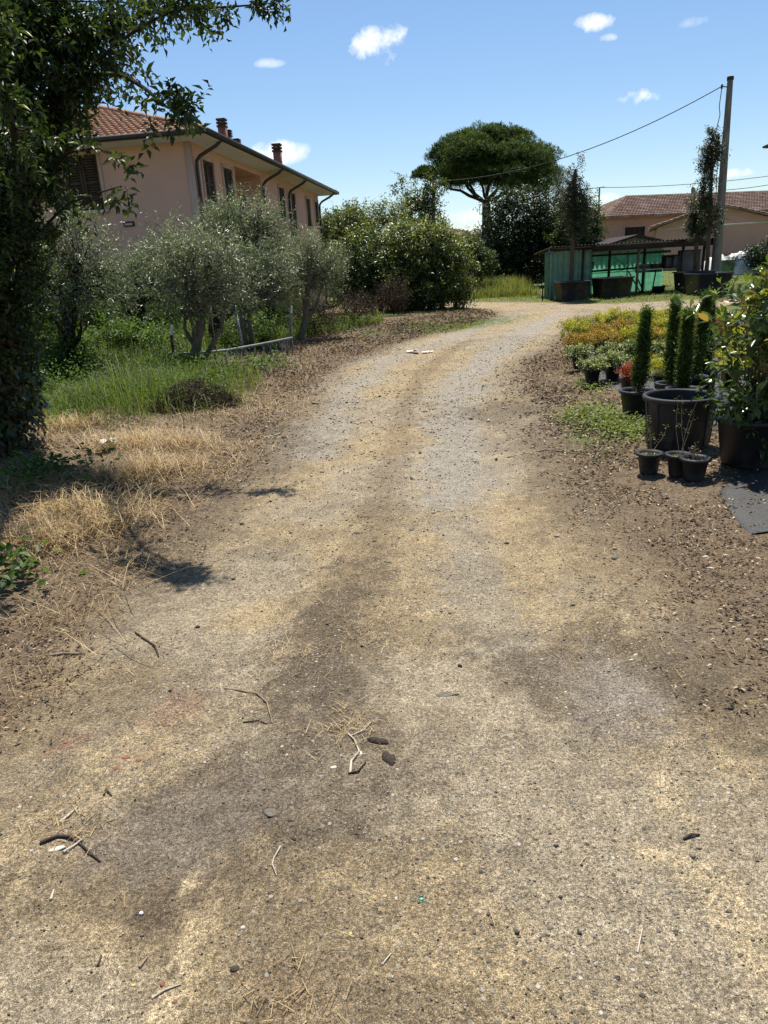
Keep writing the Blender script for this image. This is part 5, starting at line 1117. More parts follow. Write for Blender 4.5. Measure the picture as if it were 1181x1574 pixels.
def poles_and_wires():
    Y = 31.0; b = at(1099, 440, Y); t = at(1123, 122, Y); base = np.array([b[0], Y, H1(b[0], Y)]); T = t-base
    root = empty('utility_pole', base, 0, 'tall grey concrete utility pole leaning right behind the potted trees', 'pole')
    m = MB(); m.tube([(0, 0, -.3), T*.5, T], [.21, .155, .105], 16); m.build('shaft', 'concrete', root, True)
    m = MB(); m.tube([T+[0, 0, -.02], T+[0, 0, .10]], .125, 16); m.build('cap', 'dark_cap', root)
    m = MB(); m.tube([T+[-.12, -.02, -.25], T+[-.32, -.04, -.22]], .02, 6); m.tube([T+[-.32, -.04, -.16], T+[-.32, -.04, -.3]], .04, 8); m.build('insulator', 'gutter_metal', root)
    m = MB(); m.tube([T+[-.32, -.05, -.25], T+[-.36, -.05, -.9], T+[-.30, -.05, -1.2], T+[-.42, -.08, -1.8], T+[-.35, -.1, -2.6], at(1105, 205, Y)-base, at(1101, 300, Y-.2)-base], .016, 5); m.build('drop_cable', 'black_cable', root)
    Y2 = 37; p0 = at(666, 455, Y2); p1 = at(667, 275, Y2); pb = np.array([p0[0], Y2, H1(p0[0], Y2)])
    r2 = empty('wooden_post', pb, 0, 'bare wooden post standing up out of the laurel bushes', 'post'); m = MB(); m.tube([(0, 0, -.2), (p1-pb)*.5, p1-pb], [.11, .1, .085], 10); m.build('shaft', 'wood_post', r2, True)
    m = MB(); m.tube([p1-pb+[-.1, 0, -.12], p1-pb+[.12, 0, -.12]], .025, 6); m.build('bracket', 'gutter_metal', r2)
    Y3 = 46; s0 = at(920, 352, Y3); s1 = at(922, 288, Y3); sb = np.array([s1[0], Y3, H1(s1[0], Y3)])
    r3 = empty('thin_mast', sb, 0, 'thin metal mast with a short crossbar beside the long house', 'mast'); m = MB(); m.tube([(0, 0, -.2), s1-sb], .045, 8); m.build('shaft', 'galvanised', r3, True); m = MB(); m.tube([s1-sb+[-.25, 0, -.02], s1-sb+[.3, 0, .02]], .03, 6); m.build('crossbar', 'galvanised', r3)
    def wire(a, b, sag, lab, r=.013):
        a = np.array(a); b = np.array(b); t_ = np.linspace(0, 1, 24)[:, None]; p = a+(b-a)*t_; p[:, 2] -= (4*t_*(1-t_))[:, 0]*sag
        m = MB(); m.tube(p, r, 5); tag(m.build('overhead_cable', 'black_cable', None, True), lab, 'cable', 'overhead cables')
    wire(base+T+[-.32, -.04, -.22], p1+[0.05, 0, -.10], .75, 'upper black cable running from the concrete pole top across the pine', .018)
    wire(s1, at(1330, 246, 44), .35, 'lower black cable from the thin mast to the right edge', .016)
    wire(s1, at(600, 262, 75), .9, 'faint black cable from the thin mast left past the pine', .014)
    wire(at(1115, 292, 31), at(1300, 255, 34), .15, 'short black cable from the concrete pole to the right edge', .012)
    # lamp at the right edge
    Yl = 20; l = at(1182, 224, Yl); lb = np.array([l[0]+1.2, Yl, H1(l[0]+1.2, Yl)]); r4 = empty('street_lamp', lb, 0, 'dark street lamp head just entering at the right edge', 'street lamp')
    L_ = l-lb; m = MB(); m.tube([(0, 0, -.2), (0, 0, L_[2]-.5), (-.15, 0, L_[2]-.1), (-.8, 0, L_[2]+.05)], [.07, .05, .04, .03], 8); m.build('post', 'gutter_metal', r4, True)
    m = MB(); m.lathe([(0, .12), (.06, .12), (.14, .05), (.26, .0), (.24, -.03), (0, -.03)], 14, tuple(L_+[.12, 0, 0])); m.build('lamp_shade', 'gutter_metal', r4, True)
poles_and_wires()

def right_background():
    c = at(1128, 412, 46); z = H1(c[0], 46); rng = R(801); m = MB(); nx, ny = 16, 8; w, d, h = 3.6, 1.8, 1.15
    xs = np.linspace(-1, 1, nx); ys = np.linspace(-1, 1, ny); V = []
    for y in ys:
        for x in xs:
            e = max(abs(x), abs(y)); hh = h*(1-sstep(.78, 1.0, e))*(1+.12*math.sin(x*4)+.06*rng.normal()); V.append((x*w/2*(1+.04*rng.normal()*(e > .9)), y*d/2, max(hh, 0)*1.0))
    F = [(j*nx+i, j*nx+i+1, (j+1)*nx+i+1, (j+1)*nx+i) for j in range(ny-1) for i in range(nx-1)]; m.add(V, F); o = m.build('covered_stack', 'tarp_white', None, False, (c[0], 46, z)); tag(o, 'stack covered with a crumpled white tarpaulin on the lawn', 'tarpaulin')
    c = at(1108, 413, 43); r = empty('green_bin', (c[0]+.25, 43, H1(c[0], 43)), .1, 'dark green bin between the concrete pole and the white tarpaulin', 'bin'); m = MB(); m.add([(-.35, -.3, 0), (.35, -.3, 0), (.35, .3, 0), (-.35, .3, 0), (-.42, -.36, .9), (.42, -.36, .9), (.42, .36, .9), (-.42, .36, .9)], [(0, 3, 2, 1), (0, 1, 5, 4), (1, 2, 6, 5), (2, 3, 7, 6), (3, 0, 4, 7)]); m.build('body', 'green_metal', r); m = MB(); m.box((-.44, -.38, .905), (.44, .38, .98)); m.build('lid', 'green_metal', r)
right_background()

# ------------------------------------------------------------------ the nursery bed on the right
def weed_mat():
    edge = [(2.14, 3.86), (2.21, 4.3), (2.3, 4.62), (2.62, 5.0), (3.1, 5.6), (3.2, 7.2), (3.0, 8.4), (2.95, 10), (3.4, 12), (4.2, 14.6), (5.2, 17)]
    m = MB(); n = 70; e = np.array(edge); t = np.linspace(0, 1, n); L = np.concatenate([[0], np.cumsum(np.hypot(*np.diff(e, axis=0).T))]); L /= L[-1]
    ex = np.interp(t, L, e[:, 0]); ey = np.interp(t, L, e[:, 1]); V = []; cols = np.concatenate([[0, .02, .06, .12, .2, .3], np.geomspace(.42, 7, 22)])
    for x, y in zip(ex, ey):
        X = x+cols; Y = np.full(len(cols), y)+cols*(-.12 if y < 4.4 else 0)*0
        z = height(X, Y)+.010+.016*fbm(X*4, Y*4, 850)*np.clip(cols*4, 0.05, 1)-.012*(cols < .015); V += list(np.stack([X, Y, z], -1))
    k = len(cols); F = [(i*k+j, i*k+j+1, (i+1)*k+j+1, (i+1)*k+j) for i in range(n-1) for j in range(k-1)]; m.add(V, F); o = m.build('ground_fabric', 'woven_fabric', None, True)
    tag(o, 'sheet of black woven ground fabric under the nursery plants', 'ground fabric')
weed_mat()

def nursery():
    rng = R(901)
    # four kinds of small shrub in black pots
    def small_shrub(mat, seed, h=.42, r=.24, k=46, lL=.05, lW=.018):
        g = R(seed); root = empty('potted_shrub'); m = MB(); m.lathe(pot_profile(.10, .13, .22, .03), 18); m.build('pot', 'black_plastic', root, True); soil_disc(root, .12, .18, g)
        f_ = MB(); w = MB(); C, d, _ = blob_points(g, k, [(0, 0, .2+h*.42, r, r, h*.42), (g.normal()*.05, g.normal()*.05, .2+h*.65, r*.7, r*.7, h*.3)], .25)
        for c in C[::3]: w.tube(curve((0, 0, .19), c, g, 4, .12), [.004, .003, .002, .0015], 4, cap=False)
        n = k*3; P = np.repeat(C, 3, 0)+rdir(g, n)*.03; D = norm(rdir(g, n)*.6+np.repeat(d, 3, 0)*.7+np.array([0, 0, .6]))
        sprigs(f_, w, P, D, g.uniform(.03, .10, n), 7, lL, lW, g, np.clip(g.normal(size=n)*.2+.5, 0, 1), .7, stem=.0012)
        w.build('stem', 'twig_bark', root); f_.build('foliage', mat, root); return root
    protos = {}
    for i, mt in enumerate(('yellow_leaf', 'orange_leaf', 'red_leaf', 'pale_leaf')):
        protos[mt] = [small_shrub(mt, 910+i*5+j, (.15 if mt == 'pale_leaf' else .2)*(1+.25*j), .14 if mt == 'red_leaf' else .235, 64, .05 if mt == 'pale_leaf' else .038, .024 if mt == 'pale_leaf' else .016) for j in range(2)]
    used = {}
    colr = {'yellow_leaf': 'yellow-green', 'orange_leaf': 'orange', 'red_leaf': 'red', 'pale_leaf': 'white-flecked green'}
    ordn = ('first', 'second', 'third', 'fourth', 'fifth', 'sixth', 'seventh', 'eighth', 'ninth')
    def put(mt, x, y, s, lab):
        j = rng.integers(0, 2); p = protos[mt][j]
        o = p if not used.get((mt, j)) else copy_tree(p); used[(mt, j)] = True
        o.location = (x, y, H1(x, y)+.03); o.scale = (s, s, s); o.rotation_euler = (0, 0, rng.uniform(0, 6.28)); tag(o, lab, 'potted shrub', 'small potted shrubs in the nursery bed')
    rows = [(8.55, 3.05, ['red_leaf', 'yellow_leaf', 'yellow_leaf', 'yellow_leaf', 'pale_leaf', 'yellow_leaf'], 'front row', .8),
            (9.5, 2.85, ['pale_leaf', 'pale_leaf', 'yellow_leaf', 'pale_leaf', 'yellow_leaf', 'yellow_leaf', 'yellow_leaf'], 'second row', .8),
            (10.5, 3.05, ['pale_leaf', 'pale_leaf', 'pale_leaf', 'pale_leaf', 'pale_leaf', 'pale_leaf', 'yellow_leaf'], 'third row', .85),
            (11.7, 3.35, ['orange_leaf', 'orange_leaf', 'yellow_leaf', 'orange_leaf', 'yellow_leaf', 'orange_leaf', 'red_leaf', 'orange_leaf'], 'fourth row', 1.0),
            (12.9, 3.65, ['yellow_leaf', 'orange_leaf', 'orange_leaf', 'yellow_leaf', 'yellow_leaf', 'orange_leaf', 'orange_leaf', 'yellow_leaf'], 'fifth row', 1.08),
            (14.2, 4.05, ['yellow_leaf', 'yellow_leaf', 'yellow_leaf', 'yellow_leaf', 'yellow_leaf', 'yellow_leaf', 'yellow_leaf', 'yellow_leaf'], 'back row', 1.2)]
    for y, x0, ks, rn, s in rows:
        for i, mt in enumerate(ks):
            put(mt, x0+i*.37+rng.normal()*.03, y+rng.normal()*.06, s*rng.uniform(.92, 1.08), '%s potted shrub, %s from the track in the %s of the bed' % (colr[mt], ordn[i], rn))
    # columnar conifers in pots
    def column(px, ptop, pbase, Y, wpx, lab, seed, potr=.15):
        g = R(seed); b = at(px, pbase, Y); base = np.array([b[0], Y, H1(b[0], Y)+.03]); top = at(px, ptop, Y)[2]-base[2]; r = wpx*.5*(Y+.6)/FPX
        root = empty('columnar_conifer', base, g.uniform(0, 6), lab, 'conifer', 'slim conifers in pots'); lean = g.normal(size=2)*.035; m = MB(); m.lathe(pot_profile(potr*.8, potr, .24, .03), 22); m.build('pot', 'black_plastic', root, True); soil_disc(root, potr*.9, .2, g)
        w = MB(); w.tube([(0, 0, .18), (lean[0]*top*.5, lean[1]*top*.5, top*.5), (lean[0]*top*.94, lean[1]*top*.94, top*.94)], [.014, .01, .004], 6, cap=False)
        n = 950; z = .2+(top-.25)*g.uniform(0, 1, n)**.9; t = (z-.2)/(top-.2); rr = .52*r*np.minimum(1, .6+t*1.6)*np.clip((1.03-t)*1.35, .05, 1)**.9; a = g.uniform(0, 6.28, n); rr = rr*(.72+.6*vnoise(a*1.3+seed, z*7+seed, 4)); q = g.uniform(.35, .95, n)**.6
        P = np.stack([rr*q*np.cos(a)+lean[0]*z, rr*q*np.sin(a)+lean[1]*z, z], -1); D = norm(np.stack([np.cos(a)*.42, np.sin(a)*.42, np.full(n, 1.)], -1)+rdir(g, n)*.22)
        f_ = MB(); sprigs(f_, None, P, D, g.uniform(.03, .12, n)*(1+1.3*(g.uniform(0, 1, n) > .93)), 6, .036, .009, g, np.clip(.4+.2*g.normal(size=n)+.2*t, 0, 1), .5, bend=0)
        w.build('trunk', 'twig_bark', root); f_.build('foliage', 'cypress_leaf', root)
    column(978, 476, 640, 7.3, 27, 'slim potted conifer standing alone beside the big black pot', 951, .17)
    column(1030, 460, 618, 7.6, 24, 'left one of the slim potted conifers behind the big black pot', 952)
    column(1047, 478, 628, 7.2, 27, 'front and shortest of the slim potted conifers behind the big black pot', 953)
    column(1062, 452, 612, 7.9, 24, 'tallest of the slim potted conifers behind the big black pot', 954)
    column(1079, 458, 612, 8.3, 22, 'slim potted conifer half hidden by the glossy shrub, rightmost of its group', 955)
    # the big empty pot
    b = gp(1040, 691); b[2] = H1(b[0], b[1])+.005; root = empty('large_pot', b, 0, 'large round black nursery pot with thick rim, nothing planted in it', 'plant pot')
    R1 = .285; Hh = .43; m = MB(); m.lathe([(0, .004), (R1*.86, 0), (R1*.88, .012), (R1*.97, Hh-.05), (R1*.98, Hh-.045), (R1*1.05, Hh-.04), (R1*1.075, Hh-.02), (R1*1.06, Hh), (R1*.97, Hh+.002), (R1*.95, Hh-.02), (R1*.9, .1)], 48); m.build('wall', 'dusty_plastic', root, True); soil_disc(root, R1*.9, .2, R(960))
    for k in range(12):
        a = k*math.pi/6; m = MB(); m.beam((R1*.887*math.cos(a), R1*.887*math.sin(a), .03), (R1*.975*math.cos(a), R1*.975*math.sin(a), Hh-.05), .012, .01, up=(math.cos(a), math.sin(a), 0)); m.build('rib', 'dusty_plastic', root)
    # three small pots with dry stems
    def small_pot(px, py, r, lab, seed, tall):
        g = R(seed); b = gp(px, py); b[2] = H1(b[0], b[1])+.004; root = empty('small_pot', b, 0, lab, 'plant pot', 'small black pots before the large one'); m = MB(); m.lathe(pot_profile(r*.78, r, .165, .022), 28); m.build('pot', 'black_plastic', root, True); soil_disc(root, r*.9, .135, g)
        w = MB(); f_ = MB()
        for k in range(4):
            e = np.array([g.normal()*.05, g.normal()*.05, tall*g.uniform(.5, 1)]); c = curve((g.normal()*.02, g.normal()*.02, .13), e+[0, 0, .13], g, 5, .06); w.tube(c, [.003, .0025, .002, .002, .001], 4, cap=False)
            sprigs(f_, w, c[2:], np.tile([[0, 0, 1.]], (3, 1))+rdir(g, 3)*.5, np.full(3, .05), 5, .02, .008, g, g.uniform(.2, .9, 3), .7, stem=.001)
        n = 30; P = np.stack([g.normal(size=n)*r*.35, g.normal(size=n)*r*.35, np.full(n, .145)], -1); D = rdir(g, n); D[:, 2] = abs(D[:, 2])*.4; f_.leaves(P, D, np.tile([[0, 0, 1.]], (n, 1)), .03, .018, g.uniform(0, 1, n))
        w.build('stem', 'stick', root); f_.build('foliage', 'weed_leaf' if seed != 963 else 'litter_leaf', root)
    small_pot(997, 727, .085, 'small black pot with a thin dry stem, left of the three before the large pot', 961, .34)
    small_pot(1041, 733, .08, 'small black pot with leggy dry stems, middle of the three before the large pot', 962, .55)
    small_pot(1066, 741, .092, 'small black pot with a low weed, right of the three before the large pot', 963, .12)
nursery()

def glossy_shrub():
    rng = R(971); b = gp(1150, 722); base = np.array([b[0], b[1], H1(b[0], b[1])+.02]); root = empty('glossy_shrub', base, 0, 'big glossy-leaved evergreen shrub in a dark pot at the right edge', 'potted shrub')
    m = MB(); m.lathe(pot_profile(.20, .25, .36, .04), 36); m.build('pot', 'black_plastic', root, True); soil_disc(root, .22, .31, rng)
    Y = b[1]; q = lambda px, py, dy=0: at(px, py, Y+dy)-base
    ells = [(*q(1168, 520), .30, .36, .36), (*q(1150, 590), .25, .34, .30), (*q(1180, 640), .28, .32, .2), (*q(1215, 500), .4, .4, .4), (*q(1240, 600), .4, .4, .35), (*q(1180, 465), .2, .3, .2)]
    C, d, _ = blob_points(rng, 240, ells, .3); w = MB()
    for k in range(9):
        e = C[rng.integers(0, 240)]; c = curve((rng.normal()*.03, rng.normal()*.03, .3), e, rng, 7, .12); w.tube(c, np.linspace(.012, .004, 7), 6, cap=False)
    for c in C[::2]: w.tube(curve(np.array([c[0]*.5, c[1]*.5, .3+(c[2]-.3)*.6]), c, rng, 4, .1), [.005, .004, .003, .002], 4, cap=False)
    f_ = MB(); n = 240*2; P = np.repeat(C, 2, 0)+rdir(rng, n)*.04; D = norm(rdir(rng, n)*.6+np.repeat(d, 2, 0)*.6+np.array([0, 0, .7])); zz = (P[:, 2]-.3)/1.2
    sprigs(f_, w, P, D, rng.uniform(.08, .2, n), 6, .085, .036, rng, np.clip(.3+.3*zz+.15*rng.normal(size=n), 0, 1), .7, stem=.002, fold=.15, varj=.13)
    w.build('stem', 'twig_bark', root); tag(f_.build('foliage', 'glossy_leaf', root), kind='stuff')
    ms = [detail_leaf_mesh('leaf', 'glossy_leaf', 1, .42, v) for v in (.15, .3, .45, .6, .75, .88, .96, 1.0)]
    # the 300 leaves that show largest: on the side of the track and the camera
    cand = np.concatenate([C+rdir(rng, len(C))*.05, C+rdir(rng, len(C))*.07]); dd = np.concatenate([d, d]); vis = -cand[:, 1]*.8-cand[:, 0]*.6+rng.normal(size=len(cand))*.1; idx = np.argsort(-vis)[:300]
    P = cand[idx]; o = dd[idx]; D = norm(o*.7+rdir(rng, 300)*.6+np.array([0, -.15, .35])); Nn = norm(np.array([0, 0, 1.])+rdir(rng, 300)*.5+o*.3)
    order = np.argsort(P[:, 2]+rng.normal(size=300)*.25); P, D, Nn = P[order], D[order], Nn[order]
    S = rng.uniform(.085, .14, 300)
    lv = np.clip((np.arange(300)/300*6+rng.integers(0, 4, 300)), 0, 7).astype(int); from_ = [ms[k] for k in lv]
    leaf_parts(root, from_, P, D, Nn, S)
glossy_shrub()

# ------------------------------------------------------------------ low rail, brush pile, small things
def rail_fence():
    pts = [gp(268, 578), gp(345, 567), gp(412, 553), gp(452, 545)]; pts = [np.array([p[0], p[1], H1(p[0], p[1])]) for p in pts]
    root = empty('rail_fence', pts[0], 0, 'low galvanised rail with upright bars under the olive trees', 'fence'); o = pts[0]; P = np.array([p-o for p in pts])
    def pos(t): s = np.linspace(0, 1, 4); return np.array([np.interp(t, s, P[:, k]) for k in range(3)])
    hgt = .31
    m = MB(); m.tube([pos(t)+[0, 0, hgt] for t in np.linspace(0, 1, 9)], .024, 8); m.build('rail', 'galvanised', root, True)
    for t in np.linspace(0.01, .99, 15):
        m = MB(); m.beam(pos(t)+[0, 0, -.1], pos(t)+[0, 0, hgt-.02], .035, .03); m.build('post', 'galvanised', root)
    for i, (px, py, Y, h, tilt, lab) in enumerate(((272, 580, 13.0, .62, .02, 'metal stake with a pale split top at the left end of the rail'), (335, 575, 13.9, .98, .0, 'tall dark metal stake with a pale tip behind the rail'), (378, 560, 15.2, .85, -.1, 'slanting metal stake in front of the twin-trunked olive'), (447, 540, 17.0, .75, .12, 'metal stake with a pale top at the far end of the rail'))):
        b = at(px, py, Y); b[2] = H1(b[0], b[1]); r = empty('stake', b, 0, lab, 'stake', 'stakes along the rail'); m = MB(); m.beam((0, 0, -.1), (tilt*h, 0, h), .05, .05, up=(0, 1, 0)); m.build('shaft', 'dark_cap' if i < 2 else 'galvanised', r)
        m = MB(); m.tube([(tilt*h, 0, h+.002), (tilt*h+.03, 0, h+.16)], [.03, .022], 8); m.build('tip', 'white_plastic' if i != 2 else 'galvanised', r)
rail_fence()

def brush_pile():
    rng = R(981); b = gp(300, 628); b[2] = H1(b[0], b[1]); root = empty('brush_pile', b, 0, 'heap of dark dead brushwood on the verge below the rail', 'brush pile'); m = MB(); f_ = MB()
    for k in range(620):
        a = rng.uniform(0, 6.28); r = rng.uniform(0, 1)**.5; p = np.array([r*.58*math.cos(a), r*.42*math.sin(a), .02+.36*(1-r*r)*rng.uniform(0, 1)]); d = rdir(rng, 1)[0]; d[2] *= .35; L = rng.uniform(.1, .32)
        m.tube(curve(p-d*L/2, p+d*L/2, rng, 4, .15), [.004, .0035, .003, .002], 4, cap=False)
    n = 2600; a = rng.uniform(0, 6.28, n); r = rng.uniform(0, 1, n)**.5; P = np.stack([r*.62*np.cos(a), r*.45*np.sin(a), .02+.37*(1-r*r)*rng.uniform(.2, 1, n)], -1); f_.leaves(P, rdir(rng, n), rdir(rng, n), .05*rng.uniform(.5, 1.2, n), .012, rng.uniform(0, .7, n))
    m.build('twigs', 'stick_dark', root); f_.build('dead_leaves', 'dead_brush', root)
brush_pile()

def chunk(name, px, py, sx, sy, sz, mt, lab, cat, seed, rot=0, group=None):
    """irregular flat-bottomed fragment"""
    g = R(seed); n = 9; b = gp(px, py); z = H1(b[0], b[1]); a = np.linspace(0, 6.283, n, endpoint=False); V = []
    for zz, k in ((-.2, 1.0), (.35, 1.05), (.8, .82), (1.0, .5)):
        V += [((k*math.cos(t))*sx*g.uniform(.8, 1.15), (k*math.sin(t))*sy*g.uniform(.8, 1.15), zz*sz*g.uniform(.85, 1.1)) for t in a]
    V.append((0, 0, sz*1.02)); F = [(i*n+j, i*n+(j+1) % n, (i+1)*n+(j+1) % n, (i+1)*n+j) for i in range(3) for j in range(n)]
    m = MB(); m.add(V, F); m.f.append(np.array([(3*n+j, 3*n+(j+1) % n, 4*n) for j in range(n)])); o = m.build(name, mt, None, False, (b[0], b[1], z-sz*.3)); o.rotation_euler = (0, 0, rot); tag(o, lab, cat, group); return o
def stick(pxs, r, mt, lab, cat='stick', name='stick', forks=(), seed=1, group=None):
    g = R(seed); P = [gp(*p) for p in pxs]; o = np.array([P[0][0], P[0][1], H1(P[0][0], P[0][1])]); Q = []
    for i, p in enumerate(P): Q.append(np.array([p[0]-o[0], p[1]-o[1], H1(p[0], p[1])-o[2]+r*.8+(.006*g.uniform() if 0 < i < len(P)-1 else 0)]))
    m = MB(); m.tube(np.array(Q), np.linspace(r*1.15, r*.6, len(Q))*g.uniform(.85, 1.15, len(Q)), 7)
    ob = m.build(name, mt, None, True, o); tag(ob, lab, cat, group); return ob
def litter_bits():
    g = R(990)
    for (px, py, n, sx, sy, hh, mt, lab) in ((535, 1112, 90, .07, .045, .07, 'straw', 'tangle of thin dry root fibres above the pale root'), (105, 1255, 60, .06, .05, .06, 'straw', 'scatter of pale straw and fibres at the lower left'), (440, 1545, 45, .07, .06, .05, 'straw', 'matted dry grass stalks at the bottom left of centre'), (440, 1000, 130, .12, .1, .07, 'straw', 'loose straw in the dark middle strip'), (570, 960, 90, .1, .1, .06, 'straw', 'loose straw on the right side of the dark middle strip')):
        c = gp(px, py)[:2]; p = c+g.normal(size=(n, 2))*np.array([sx, sy]); blades('dry_fibres', mt, p, hh, .0022, g, 2.0, g.uniform(.2, 1, n), lab, 'straw', flat=2.5, curl=1, z0=.004)
    S = [([(538, 1182), (540, 1165), (552, 1150), (545, 1135), (535, 1126)], .0045, 'white_bark_stick', 'pale crooked root lying in the middle of the track'),
         ([(535, 1182), (550, 1180), (562, 1168)], .004, 'stick_dark', 'short dark twig curling at the foot of the pale root'),
         ([(540, 1128), (560, 1120), (572, 1104)], .003, 'white_bark_stick', 'thin pale twig above the pale root'),
         ([(343, 1045), (370, 1050), (395, 1058), (410, 1075), (418, 1105)], .004, 'stick', 'long bent brown twig left of the dark middle strip'),
         ([(372, 1098), (395, 1096), (410, 1104)], .003, 'stick_dark', 'thin dark twig below the long bent brown one'),
         ([(208, 968), (225, 980), (238, 990), (243, 1004)], .005, 'stick_dark', 'curved black twig on the left part of the track'),
         ([(430, 1292), (420, 1312), (418, 1322), (424, 1336)], .0028, 'white_bark_stick', 'bent straw-pale stick right of the dark dust patch'),
         ([(76, 1004), (95, 1000), (130, 1001)], .007, 'stick', 'broken pale branch on the left edge of the track'),
         ([(60, 1290), (85, 1278), (105, 1276), (125, 1288), (150, 1306)], .005, 'stick_dark', 'dark bent branch on top of the bark scraps at lower left'),
         ([(95, 1300), (110, 1290), (124, 1278)], .005, 'white_bark_stick', 'pale split stick across the dark bent branch at lower left'),
         ([(90, 1254), (105, 1242), (118, 1232)], .004, 'white_bark_stick', 'pale stick lying above the bark scraps at lower left'),
         ([(230, 1516), (250, 1506), (275, 1499)], .003, 'white_bark_stick', 'straight pale stalk across the crack at bottom left'),
         ([(982, 1445), (986, 1425), (990, 1408)], .0022, 'white_bark_stick', 'thin pale stalk on the sandy track at lower right'),
         ([(1053, 1273), (1065, 1270), (1078, 1270)], .0045, 'stick_dark', 'short dark stick on the pale sand at right'),
         ([(588, 1480), (597, 1470), (602, 1463)], .002, 'white_bark_stick', 'tiny pale stalk at the bottom centre'),
         ([(146, 1468), (152, 1452)], .003, 'stick_dark', 'short dark splinter at bottom left'),
         ([(210, 1466), (222, 1450)], .004, 'stick', 'flat grey splinter left of the crack at bottom left'),
         ([(780, 699), (840, 690), (900, 697), (960, 695)], .006, 'stick', 'long thin branch lying on the right verge across the track edge'),
         ([(405, 671), (420, 668), (433, 662)], .006, 'white_bark_stick', 'pale stick on the left verge below the brush pile'),
         ([(480, 619), (490, 620)], .012, 'stick_dark', 'short dark stub at the left track edge further off'),
         ([(75, 1372), (80, 1356)], .004, 'white_bark_stick', 'short pale chip of wood at far left below the branches'),
         ([(158, 1214), (162, 1206), (170, 1216)], .004, 'stick_dark', 'small black twig above the dust patch'),
         ([(490, 1105), (500, 1118), (515, 1125), (530, 1122)], .002, 'stick', 'thin root fibre left of the pale root')]
    for i, (p, r, mt, lab) in enumerate(S): stick(p, r, mt, lab, seed=1000+i, group='sticks on the track')
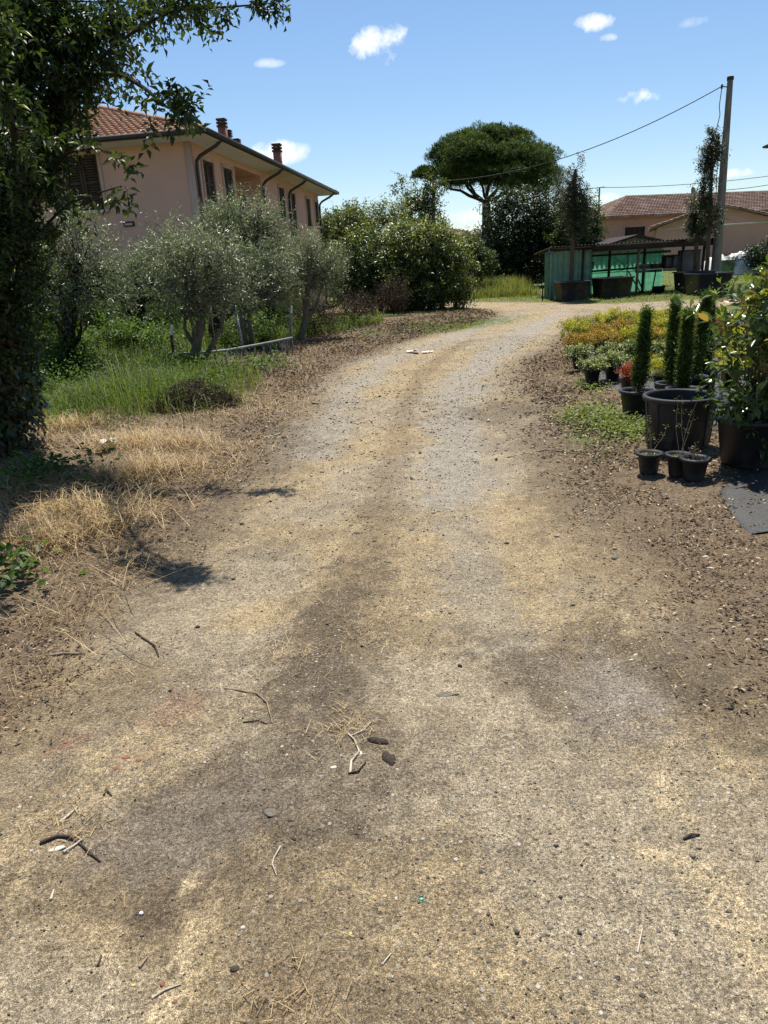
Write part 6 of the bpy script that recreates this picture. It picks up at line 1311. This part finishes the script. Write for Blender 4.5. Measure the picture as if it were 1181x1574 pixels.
    K = [('bark_piece', 580, 1135, .045, .018, .016, 'bark_chip', 'dark piece of bark at the right of the pale root', 'bark', -.35),
         ('bark_piece', 594, 1160, .015, .034, .016, 'bark_chip', 'left half of the split dark bark piece below the other bark', 'bark', .15), ('bark_piece', 603, 1166, .013, .032, .014, 'bark_chip', 'right half of the split dark bark piece below the other bark', 'bark', -.1),
         ('slate_shard', 684, 1061, .04, .018, .003, 'grey_slate', 'flat ridged grey shard right of the dark middle strip', 'stone', .05),
         ('slate_shard', 415, 1240, .026, .016, .003, 'grey_slate', 'flat grey stone at the top right of the dust patch', 'stone', -.6),
         ('pebble', 212, 1380, .006, .006, .006, 'white_plastic', 'round white pebble below the dust patch', 'pebble', 0), ('pebble', 372, 1416, .007, .006, .006, 'paper', 'pale pebble right of the round white one', 'pebble', 0), ('pebble', 280, 1334, .005, .005, .005, 'paper', 'tiny pale pebble in the dust patch', 'pebble', 0),
         ('pebble', 360, 1483, .013, .008, .006, 'stick_dark', 'flat black fragment near the bottom left', 'pebble', .1), ('pebble', 1124, 1382, .009, .006, .006, 'grey_slate', 'dark oval pebble on the sand at lower right', 'pebble', 0), ('pebble', 1142, 1447, .008, .005, .005, 'grey_slate', 'dark pebble at lower right below the oval one', 'pebble', 0), ('pebble', 852, 1545, .007, .006, .005, 'grey_slate', 'grey pebble at the bottom right of centre', 'pebble', 0), ('pebble', 1034, 1348, .005, .004, .004, 'grey_slate', 'small dark pebble at the top of the sand streak', 'pebble', 0),
         ('brick_fragment', 192, 1160, .018, .010, .006, 'brick_red', 'largest red brick crumb at the left of the track', 'brick fragment', 0), ('brick_fragment', 212, 1162, .011, .008, .005, 'brick_red', 'red brick crumb right beside the largest one', 'brick fragment', .4), ('brick_fragment', 100, 1135, .009, .007, .005, 'brick_red', 'red brick crumb far left of the largest one', 'brick fragment', .2), ('brick_fragment', 136, 1017, .011, .007, .006, 'brick_red', 'red brick crumb beside the broken pale branch', 'brick fragment', .2), ('brick_fragment', 170, 1022, .008, .006, .005, 'brick_red', 'small red brick crumb right of the broken pale branch', 'brick fragment', .2), ('brick_fragment', 246, 1496, .006, .007, .006, 'brick_red', 'red brick crumb in the sand beside the crack', 'brick fragment', .5), ('brick_fragment', 266, 1525, .006, .005, .004, 'brick_red', 'lowest red brick crumb in the sand beside the crack', 'brick fragment', .5), ('brick_fragment', 178, 1176, .012, .006, .004, 'brick_red', 'red brick crumb just below the largest one', 'brick fragment', 1.0),
         ('plastic_scrap', 648, 1378, .007, .005, .004, 'green_scrap', 'turquoise plastic scrap near the bottom centre', 'scrap', .3), ('plastic_scrap', 200, 1494, .006, .004, .002, 'yellow_scrap', 'yellow scrap at bottom left', 'scrap', 0), ('plastic_scrap', 539, 1431, .005, .004, .002, 'yellow_scrap', 'yellow scrap at the bottom centre left', 'scrap', 0), ('plastic_scrap', 834, 1044, .007, .005, .002, 'yellow_scrap', 'yellow petal on the right half of the track', 'scrap', 0),
         ('clod', 548, 815, .022, .017, .014, 'grey_slate', 'small dark clod in the middle of the track', 'clod', 0), ('clod', 575, 830, .018, .014, .012, 'bark_chip', 'dark clod on the dry middle strip', 'clod', 0), ('clod', 945, 854, .02, .016, .013, 'grey_slate', 'dark stone at the right edge of the track', 'stone', 0), ('clod', 632, 813, .02, .016, .014, 'grey_slate', 'dark pebble left of the gravel wheel track', 'stone', 0), ('clod', 450, 1283, .010, .005, .004, 'bark_chip', 'thin dark bark chip right of the dust patch', 'bark', -.5), ('clod', 446, 1255, .009, .005, .004, 'bark_chip', 'dark bark chip above the other one by the dust patch', 'bark', .2),
         ('paper_scrap', 972, 1006, .013, .006, .004, 'paper', 'white paper scrap above the pale dust patch at right', 'paper', .1), ('paper_scrap', 978, 998, .012, .005, .004, 'paper', 'white scrap just above the other one at right', 'paper', .3), ('paper_scrap', 512, 1170, .012, .008, .004, 'paper', 'pale scrap left of the pale root', 'paper', .2), ('paper_scrap', 553, 1150, .009, .013, .003, 'paper', 'cream scrap touching the pale root', 'paper', .3), ('paper_scrap', 1085, 852, .02, .012, .01, 'paper', 'pale scrap on the right verge below the fabric', 'paper', .2), ('paper_scrap', 1092, 870, .022, .01, .006, 'paper', 'pale leaf-like scrap on the right verge', 'paper', -.2), ('paper_scrap', 85, 1295, .026, .010, .004, 'paper', 'pale torn bark under the dark bent branch', 'bark', .3)]
    for i, (nm, px, py, sx, sy, sz, mt, lab, cat, rot) in enumerate(K): chunk(nm, px, py, sx, sy, sz, mt, lab, cat, 1100+i, rot)
    # crumpled white paper in the straw and two white bags at the far bend
    for i, (px, py, s, lab) in enumerate(((170, 699, .075, 'crumpled white paper in the dry grass at left'), (634, 540, .14, 'left one of the two flat white scraps at the bend'), (657, 539, .12, 'right one of the two flat white scraps at the bend'))):
        g = R(1200+i); b = gp(px, py); n = 7; V = []
        for a in range(n):
            for c in range(n): V.append(((a/(n-1)-.5)*2*s*g.uniform(.8, 1.1), (c/(n-1)-.5)*1.3*s*g.uniform(.8, 1.1), .02+abs(g.normal())*s*(.35 if i == 0 else .14)+(.06 if i == 0 else 0)))
        m = MB(); m.add(V, [(a*n+c, a*n+c+1, (a+1)*n+c+1, (a+1)*n+c) for a in range(n-1) for c in range(n-1)]); tag(m.build('crumpled_paper', 'paper', None, False, (b[0], b[1], H1(b[0], b[1]))), lab, 'paper')
litter_bits()
